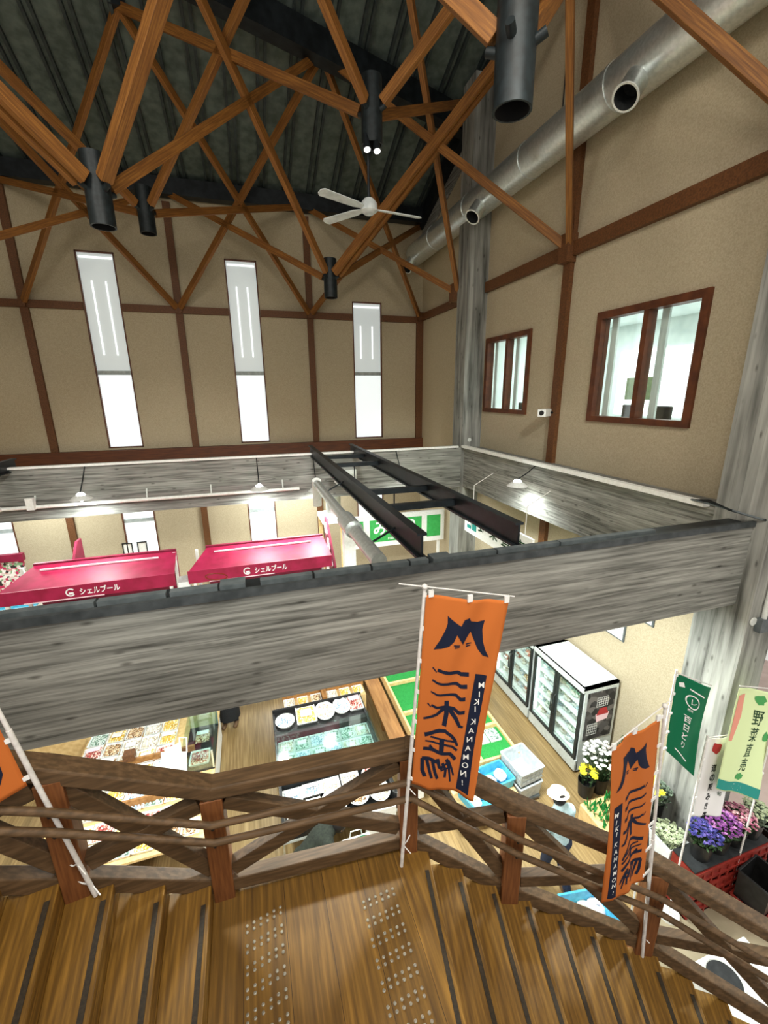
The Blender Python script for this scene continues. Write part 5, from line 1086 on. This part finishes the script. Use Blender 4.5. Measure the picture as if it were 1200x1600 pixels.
t = thing('planter_box', 'pale wooden planter of green sprigs behind the narrow orange banner', 'planter', (5.15, 4.25, 0)); MB().box((4.85, 3.93, 0), (5.5, 4.5, .34)).build('box', 'pale_wood', t, bevel=.01)
lfm = MB(); rr = random.Random(3)
for k in range(160):
    w = Vector((rr.uniform(4.9, 5.45), rr.uniform(3.98, 4.45), .33)); e = w+Vector((rr.uniform(-.06, .06), rr.uniform(-.06, .06), rr.uniform(.08, .2))); s = Vector((rr.uniform(-1, 1), rr.uniform(-1, 1), 0)).normalized()*.02
    lfm.add([w, (w+e)/2+s, e, (w+e)/2-s], [(0, 1, 2, 3)])
o = lfm.build('sprigs', 'turf', t); o['kind'] = 'stuff'
flowers('black bucket of white daisies against the freezer side', (5.62, 4.88, 0), .17, .34, 'black_bucket', 'whitepetal', 'leafgreen', .34, .62, 75, .036, seed=5)
flowers('black bucket of yellow chrysanthemums at the freezer corner', (5.32, 4.86, 0), .15, .32, 'black_bucket', 'yellow', 'leafgreen', .14, .26, 9, .062, seed=6)
flowers('dark bucket of tall green stems beside the freezer and wall', (6.02, 4.82, 0), .13, .34, 'black_bucket', 'leafgreen', 'leafgreen', .16, .75, 26, .02, seed=8)
t = thing('flower_rack', 'stack of red plastic crates carrying the flower buckets', 'crate', (5.8, 3.0, 0))
RX0, RX1, RY0, RY1 = 5.22, 6.66, 2.84, 3.17
for z in (0, .29, .58):
    MB().box((RX0, RY0, z), (RX1, RY1, z+.03)).build('crate_floor', 'red_crate', t)
    for lo, hi in (((RX0, RY0, z), (RX1, RY0+.03, z+.26)), ((RX0, RY1-.03, z), (RX1, RY1, z+.26)), ((RX0, RY0+.03, z), (RX0+.03, RY1-.03, z+.26)), ((RX1-.03, RY0+.03, z), (RX1, RY1-.03, z+.26))): MB().box(lo, hi).build('crate_side', 'red_crate', t)
    rb = MB()
    for k in range(10): rb.box((RX0+.01+.155*k, RY0-.015, z), (RX0+.045+.155*k, RY0, z+.26))
    rb.box((RX0-.01, RY0-.02, z+.225), (RX1+.01, RY0, z+.27)); rb.box((RX0-.01, RY0-.02, z+.10), (RX1+.01, RY0, z+.125)); rb.build('crate_rib', 'red_crate', t)
MB().box((RX0, RY0, .86), (RX1, RY1, .88)).build('board', 'charcoal', t)
flowers('white square bucket of pale green-white blossoms nearest the narrow orange banner', (5.38, 3.36, .50), .18, .34, 'white_bucket', 'paleleaf', 'paleleaf', .19, .14, 120, .022, True, 11)
flowers('black bucket of deep violet-blue statice', (5.50, 3.00, .881), .14, .27, 'black_bucket', 'violet', 'leafgreen', .20, .24, 170, .021, False, 12)
flowers('black bucket of purple-mauve statice in the middle of the crates', (5.82, 3.00, .881), .14, .27, 'black_bucket', 'mauve', 'leafgreen', .22, .34, 200, .021, False, 13)
flowers('black bucket of rose-pink statice at the entrance side of the crates', (6.14, 3.00, .881), .14, .27, 'black_bucket', 'rose', 'leafgreen', .21, .30, 180, .021, False, 14)
flowers('black bucket of cream mixed blossoms at the far end of the crates', (6.48, 3.00, .881), .13, .27, 'black_bucket', 'paleleaf', 'greyleaf', .18, .30, 100, .021, False, 15)
flowers('dark bucket of yellow chrysanthemums behind the white bucket', (5.28, 3.72, .62), .14, .50, 'black_bucket', 'yellow', 'leafgreen', .22, .42, 12, .060, False, 16)
flowers('black bucket of grey-green eucalyptus leaves beside the column', (5.53, 3.74, .62), .12, .42, 'black_bucket', 'greyleaf', 'greyleaf', .17, .32, 120, .028, False, 17)
t = thing('bucket_plinth', 'dark plinth behind the white bucket carrying the chrysanthemum bucket', 'plinth', (5.4, 3.72, 0)); MB().box((5.10, 3.57, 0), (5.68, 3.90, .619)).build('board', 'charcoal', t)
t = thing('bucket_plinth', 'dark plinth boards under the white square flower bucket', 'plinth', (5.45, 3.35, 0)); MB().box((5.16, 3.18, 0), (5.60, 3.55, .499)).build('board', 'charcoal', t)
open_crate('tall_crate', 'black plastic crate with hand slots standing in front of the red crates', (6.22, 2.62, .281), .46, .36, .44, 'black_bucket', 'crate', None, .15, .95)
open_crate('plastic_crate', 'red crate on the floor carrying the black crate with hand slots', (6.22, 2.62, 0), .50, .38, .28, 'red_crate', 'crate', None, .15, .97)
open_crate('tall_crate', 'black crate with a long handle edge beyond the flower buckets', (7.05, 3.1, 0), .40, .46, .80, 'black_bucket', 'crate', None, .1, .95)
t = thing('flower_wrap', 'clear wrapped bunch of red and white flowers by the black crate', 'flowers', (6.78, 2.62, 0)); MB().tube([(6.78, 2.62, 0), (6.78, 2.62, .62)], [.06, .16], 16).build('wrap', 'tray_clear', t, smooth=True)
bm_ = MB(); rr = random.Random(5)
for k in range(18): bm_.ball((6.78+rr.uniform(-.12, .12), 2.62+rr.uniform(-.12, .12), .64+rr.uniform(0, .06)), .035, 0, 8, 5)
o = bm_.build('blossoms', 'bag_pink', t, smooth=True); o['kind'] = 'stuff'
t = thing('litter_bin', 'white bin with a dark oval opening in its top under the lower stair', 'bin', (4.6, 1.75, 0))
MB().box((4.27, 1.35, 0), (5.05, 2.12, .86)).build('body', 'white', t, bevel=.03); MB().box((4.25, 1.33, .86), (5.07, 2.14, .92)).build('lid', 'white', t, bevel=.015)
MB().tube([(4.45, 1.92, .915), (4.45, 1.92, .925)], .17, 36).build('opening', 'charcoal', t); MB().tube([(4.45+.18*math.cos(a), 1.92+.18*math.sin(a), .925) for a in [k*PI/16 for k in range(33)]], .012, 6).build('opening_rim', 'offwhite', t); MB().cbox((4.72, 1.80, .93), (.10, .05, .03)).build('latch', 'grey_duct', t)
tag(MB().box((1.22, 5.06, .0), (1.72, 5.10, .80)).build('panel_board', 'white'), 'plain white board leaning at the stair end of the chilled case', 'board')
t = thing('carrier_bag', 'white shopping bag with a dark green round print on the floor under the stair', 'bag', (1.04, 4.94, 0))
MB().add([(.84, 4.84, 0), (1.24, 4.84, 0), (1.24, 5.02, 0), (.84, 5.02, 0), (.80, 4.82, .46), (1.28, 4.82, .46), (1.26, 5.04, .48), (.82, 5.04, .48)], [(3, 2, 1, 0), (0, 1, 5, 4), (1, 2, 6, 5), (2, 3, 7, 6), (3, 0, 4, 7), (4, 5, 6, 7)]).build('bag', 'white', t, bevel=.02)
MB().add([(1.12+.14*math.cos(a), 4.92+.075*math.sin(a), .485+.0*math.sin(a)) for a in [2*PI*k/24 for k in range(24)]]+[(1.12+.14*math.cos(a), 4.92+.075*math.sin(a), .495) for a in [2*PI*k/24 for k in range(24)]], [tuple(range(24, 48))]+[(k, (k+1) % 24, 24+(k+1) % 24, 24+k) for k in range(24)]).build('green_print', 'green_cloth', t)
t2 = [MB().tube([(x, y, .46), (x+.02, y, .60), (x+.18, y, .60), (x+.2, y, .46)], .01, 6).build('handle', 'white', t, smooth=True) for x, y in ((.94, 4.84), (.94, 5.02))]
t = thing('paper_sign', 'white paper sign with red and yellow marks beside the turf bench', 'sign', (2.1, 5.35, 0)); MB().box((1.95, 5.3, .5), (2.3, 5.34, .95)).build('sheet', 'white', t); MB().box((2.06, 5.295, .80), (2.2, 5.3, .9)).build('mark', 'red_print', t); MB().box((2.0, 5.295, .6), (2.12, 5.3, .72)).build('mark', 'yellow', t); MB().box((2.08, 5.31, 0), (2.16, 5.37, .6)).build('stand', 'charcoal', t)

# ================================================================== people
def solid(parts, voxel):
    """one continuous surface from tapering limbs: union by voxel remesh, then smoothed"""
    mb = MB()
    for p in parts:
        if p[0] == 'limb':
            _, a, b, r1, r2 = p; a, b = Vector(a), Vector(b); d = (b-a)
            mb.tube([a+d*k/4 for k in range(5)], [r1+(r2-r1)*k/4 for k in range(5)], 14); mb.ball(a, r1, 0, 14, 10); mb.ball(b, r2, 0, 14, 10)
        else:
            _, c, r, sc, rz = p; n = len(mb.v); mb.ball((0, 0, 0), r, 0, 18, 12, sc); R = Matrix.Rotation(rz, 3, 'Z')
            for i in range(n, len(mb.v)): mb.v[i] = R @ mb.v[i]+Vector(c)
    o = mb.build('body', 'skin'); m = o.modifiers.new('union', 'REMESH'); m.mode = 'VOXEL'; m.voxel_size = voxel
    s = o.modifiers.new('soft', 'SMOOTH'); s.iterations = 4; s.factor = 0.5
    dg = bpy.context.evaluated_depsgraph_get(); me = bpy.data.meshes.new_from_object(o.evaluated_get(dg)); bpy.data.objects.remove(o)
    me.polygons.foreach_set('use_smooth', [True]*len(me.polygons)); return me
def hand(w, d, palm_n, thumb_side, r=1.0):
    """palm, four bent fingers of different lengths and a thumb from wrist w along d"""
    w, d, n = Vector(w), Vector(d).normalized(), Vector(palm_n).normalized(); s = d.cross(n).normalized()*thumb_side
    out = [('limb', w, w+d*.05, .026, .030), ('limb', w+d*.05-s*.024, w+d*.085-s*.026, .020, .014), ('limb', w+d*.05+s*.024, w+d*.09+s*.024, .020, .014), ('limb', w+d*.05, w+d*.09, .024, .018)]
    for k, L in enumerate((.070, .078, .074, .058)):
        b = w+d*.085+s*(.030-.020*k); m = b+d*L*.55+n*L*.10; out += [('limb', b, m, .0095, .0088), ('limb', m, m+d*L*.40+n*L*.30, .0088, .0075)]
    b = w+d*.025+s*.026; m = b+d*.03+s*.028+n*.008; out += [('limb', b, m, .013, .0105), ('limb', m, m+d*.032+s*.008+n*.01, .0105, .0085)]
    return out
def person(label, loc, J, shirt, trousers, hair, hat=None, head_dir=(0, 1, 0), apron=None, skirt=None):
    """J: joints in metres around loc (z from the floor)"""
    L = Vector(loc); g = lambda k: Vector(J[k])+L
    t = thing('person', label, 'person', loc)
    fwd = Vector(head_dir).normalized(); side = fwd.cross(Vector((0, 0, 1))).normalized(); hd = g('head'); up = (hd-g('neck')).normalized()
    yaw = math.atan2(fwd.y, fwd.x)-PI/2
    parts = [('ball', hd, .105, (.80, .95, 1.12), yaw), ('limb', g('neck'), hd-up*.05, .056, .052), ('ball', hd+fwd*.095-up*.02, .022, (.7, .9, 1.1), yaw), ('ball', hd+fwd*.06-up*.085, .05, (.9, .8, .6), yaw)]
    for s in (-1, 1): parts += [('ball', hd+side*.088*s-up*.01, .028, (.45, .8, 1.2), yaw), ('limb', hd+fwd*.088-up*.058-side*.018, hd+fwd*.088-up*.058+side*.018, .010, .010)]
    tor = [('limb', g('pelvis'), g('waist'), .135, .125), ('limb', g('waist'), g('chest'), .125, .150), ('limb', g('shL'), g('shR'), .075, .075), ('limb', g('chest'), (g('shL')+g('shR'))/2, .14, .09), ('limb', (g('shL')+g('shR'))/2, g('neck'), .08, .058), ('limb', g('hipL'), g('hipR'), .11, .11)]
    arms = []; legs = []; feet = []
    for s in 'LR':
        arms += [('limb', g('sh'+s), g('el'+s), .052, .040), ('limb', g('el'+s), g('wr'+s), .040, .027)]
        legs += [('limb', g('hip'+s), g('kn'+s), .088, .058), ('limb', g('kn'+s), g('an'+s), .058, .040)]
        f = Vector(J.get('toe', head_dir)); f = Vector((f.x, f.y, 0)).normalized(); a = g('an'+s); feet += [('limb', a-f*.05-Vector((0, 0, .035)), a+f*.13-Vector((0, 0, .04)), .042, .036), ('limb', a, a-Vector((0, 0, .03)), .045, .045)]
        d = (g('wr'+s)-g('el'+s)).normalized(); parts += hand(g('wr'+s), d, (fwd-d*fwd.dot(d)+Vector((0, 0, -.3))).normalized(), 1 if s == 'R' else -1)
    body = bpy.data.objects.new('body', solid(parts+tor+arms+legs+feet, .0085)); body.data.materials.clear(); body.data.materials.append(M['skin']); COL.objects.link(body); attach(body, t)
    fat = lambda ps, e: [(p[0], p[1], p[2], p[3]+e, p[4]+e) if p[0] == 'limb' else p for p in ps]
    def wear(nm, ps, e, mat, vox=.016):
        o = bpy.data.objects.new(nm, solid(fat(ps, e), vox)); o.data.materials.clear(); o.data.materials.append(M[mat]); COL.objects.link(o); attach(o, t); return o
    sl = []
    for s in 'LR': sl += [('limb', g('sh'+s), g('el'+s), .055, .045), ('limb', g('el'+s), g('el'+s).lerp(g('wr'+s), .8), .044, .034)]
    wear('shirt', tor[:-1]+sl, .016, shirt); wear('trousers', [tor[-1], ('limb', g('pelvis'), g('pelvis').lerp(g('waist'), .3), .135, .13)]+[('limb', p[1], p[2]+(p[1]-p[2])*.06, p[3], p[4]) for p in legs], .018, trousers); wear('shoes', feet, .012, 'shoe')
    o = wear('hair', [('ball', hd+up*.02-fwd*.018, .116, (.86, .93, 1.06), yaw)], 0, hair, .01)
    for s in (-1, 1): MB().ball(hd+fwd*.092+side*.034*s+up*.005, .011, 0, 10, 6).build('eye', 'charcoal', t, smooth=True)
    if hat:
        c = hd+up*.055; mb = MB().tube([c-up*.012, c, c+up*.004, c+up*.07, c+up*.10], [.155, .15, .118, .10, .04], 30); mb.build('hat', hat, t, smooth=True)
    if skirt:
        p_ = g('pelvis'); MB().tube([p_+Vector((0, 0, .06)), p_-Vector((0, 0, .1)), p_-Vector((0, 0, .35)), p_-Vector((0, 0, .68))], [.165, .195, .215, .235], 28, caps=False).build('skirt', skirt, t, smooth=True)
    if apron:
        a = g('waist')+fwd*.24; MB().bar(a-Vector((0, 0, .02)), a-Vector((0, 0, .34))+fwd*.03, .26, .012, up=fwd).build('apron', apron, t, bevel=.004)
    return t
# shop assistant behind the bread island, customer with hat by the turf stand, customer bending by the chilled case
person('person in black trousers and white top standing in the corridor beside the small glass case', (-0.97, 8.66, 0), dict(pelvis=(0, 0, .95), waist=(0, .01, 1.08), chest=(0, .02, 1.28), neck=(0, .0, 1.47), head=(0, -.04, 1.60), shL=(-.17, .0, 1.39), shR=(.17, .0, 1.39), elL=(-.24, -.05, 1.12), elR=(.23, -.07, 1.12), wrL=(-.16, -.24, 1.03), wrR=(.12, -.26, 1.05), hipL=(-.09, 0, .90), hipR=(.09, 0, .90), knL=(-.10, -.02, .50), knR=(.10, .03, .50), anL=(-.11, .03, .09), anR=(.13, .03, .09)), 'white_shirt', 'black_fabric', 'hair', head_dir=(-.2, -1, -.2), apron='white_bucket', skirt='black_fabric')
person('person in a cream hat, pale blue shirt and navy trousers walking past the turf stand', (3.74, 3.75, 0), dict(pelvis=(0, 0, .92), waist=(0, .02, 1.04), chest=(.01, .05, 1.24), neck=(.02, .09, 1.42), head=(.03, .13, 1.55), shL=(-.17, .06, 1.34), shR=(.19, .06, 1.34), elL=(-.24, .02, 1.08), elR=(.24, .04, 1.08), wrL=(-.20, .20, .95), wrR=(.20, .24, .97), hipL=(-.09, 0, .88), hipR=(.09, 0, .88), knL=(-.09, .10, .48), knR=(.10, -.02, .48), anL=(-.09, .12, .09), anR=(.10, -.20, .11)), 'pale_shirt', 'dark_trousers', 'hair', 'hat', head_dir=(.1, 1, -.25))
person('person in a dark green-grey jacket bending over the stair end of the chilled case', (0.28, 4.72, 0), dict(pelvis=(-.10, -.04, .80), waist=(0, -.02, .90), chest=(.18, .02, 1.02), neck=(.36, .04, 1.08), head=(.47, .06, 1.12), shL=(.27, .20, 1.05), shR=(.27, -.15, 1.05), elL=(.34, .26, .82), elR=(.36, -.16, .82), wrL=(.46, .33, .92), wrR=(.52, -.05, .72), hipL=(-.10, .05, .76), hipR=(-.10, -.13, .76), knL=(-.02, .06, .43), knR=(-.16, -.14, .42), anL=(-.12, .06, .09), anR=(-.30, -.14, .11), toe=(1, 0, 0)), 'dark_jacket', 'dark_jacket', 'hair', head_dir=(1, .3, -.3))
for k, p in protos.items():
    if k not in used_p:
        for ch in list(p.children): bpy.data.objects.remove(ch)
        bpy.data.objects.remove(p)
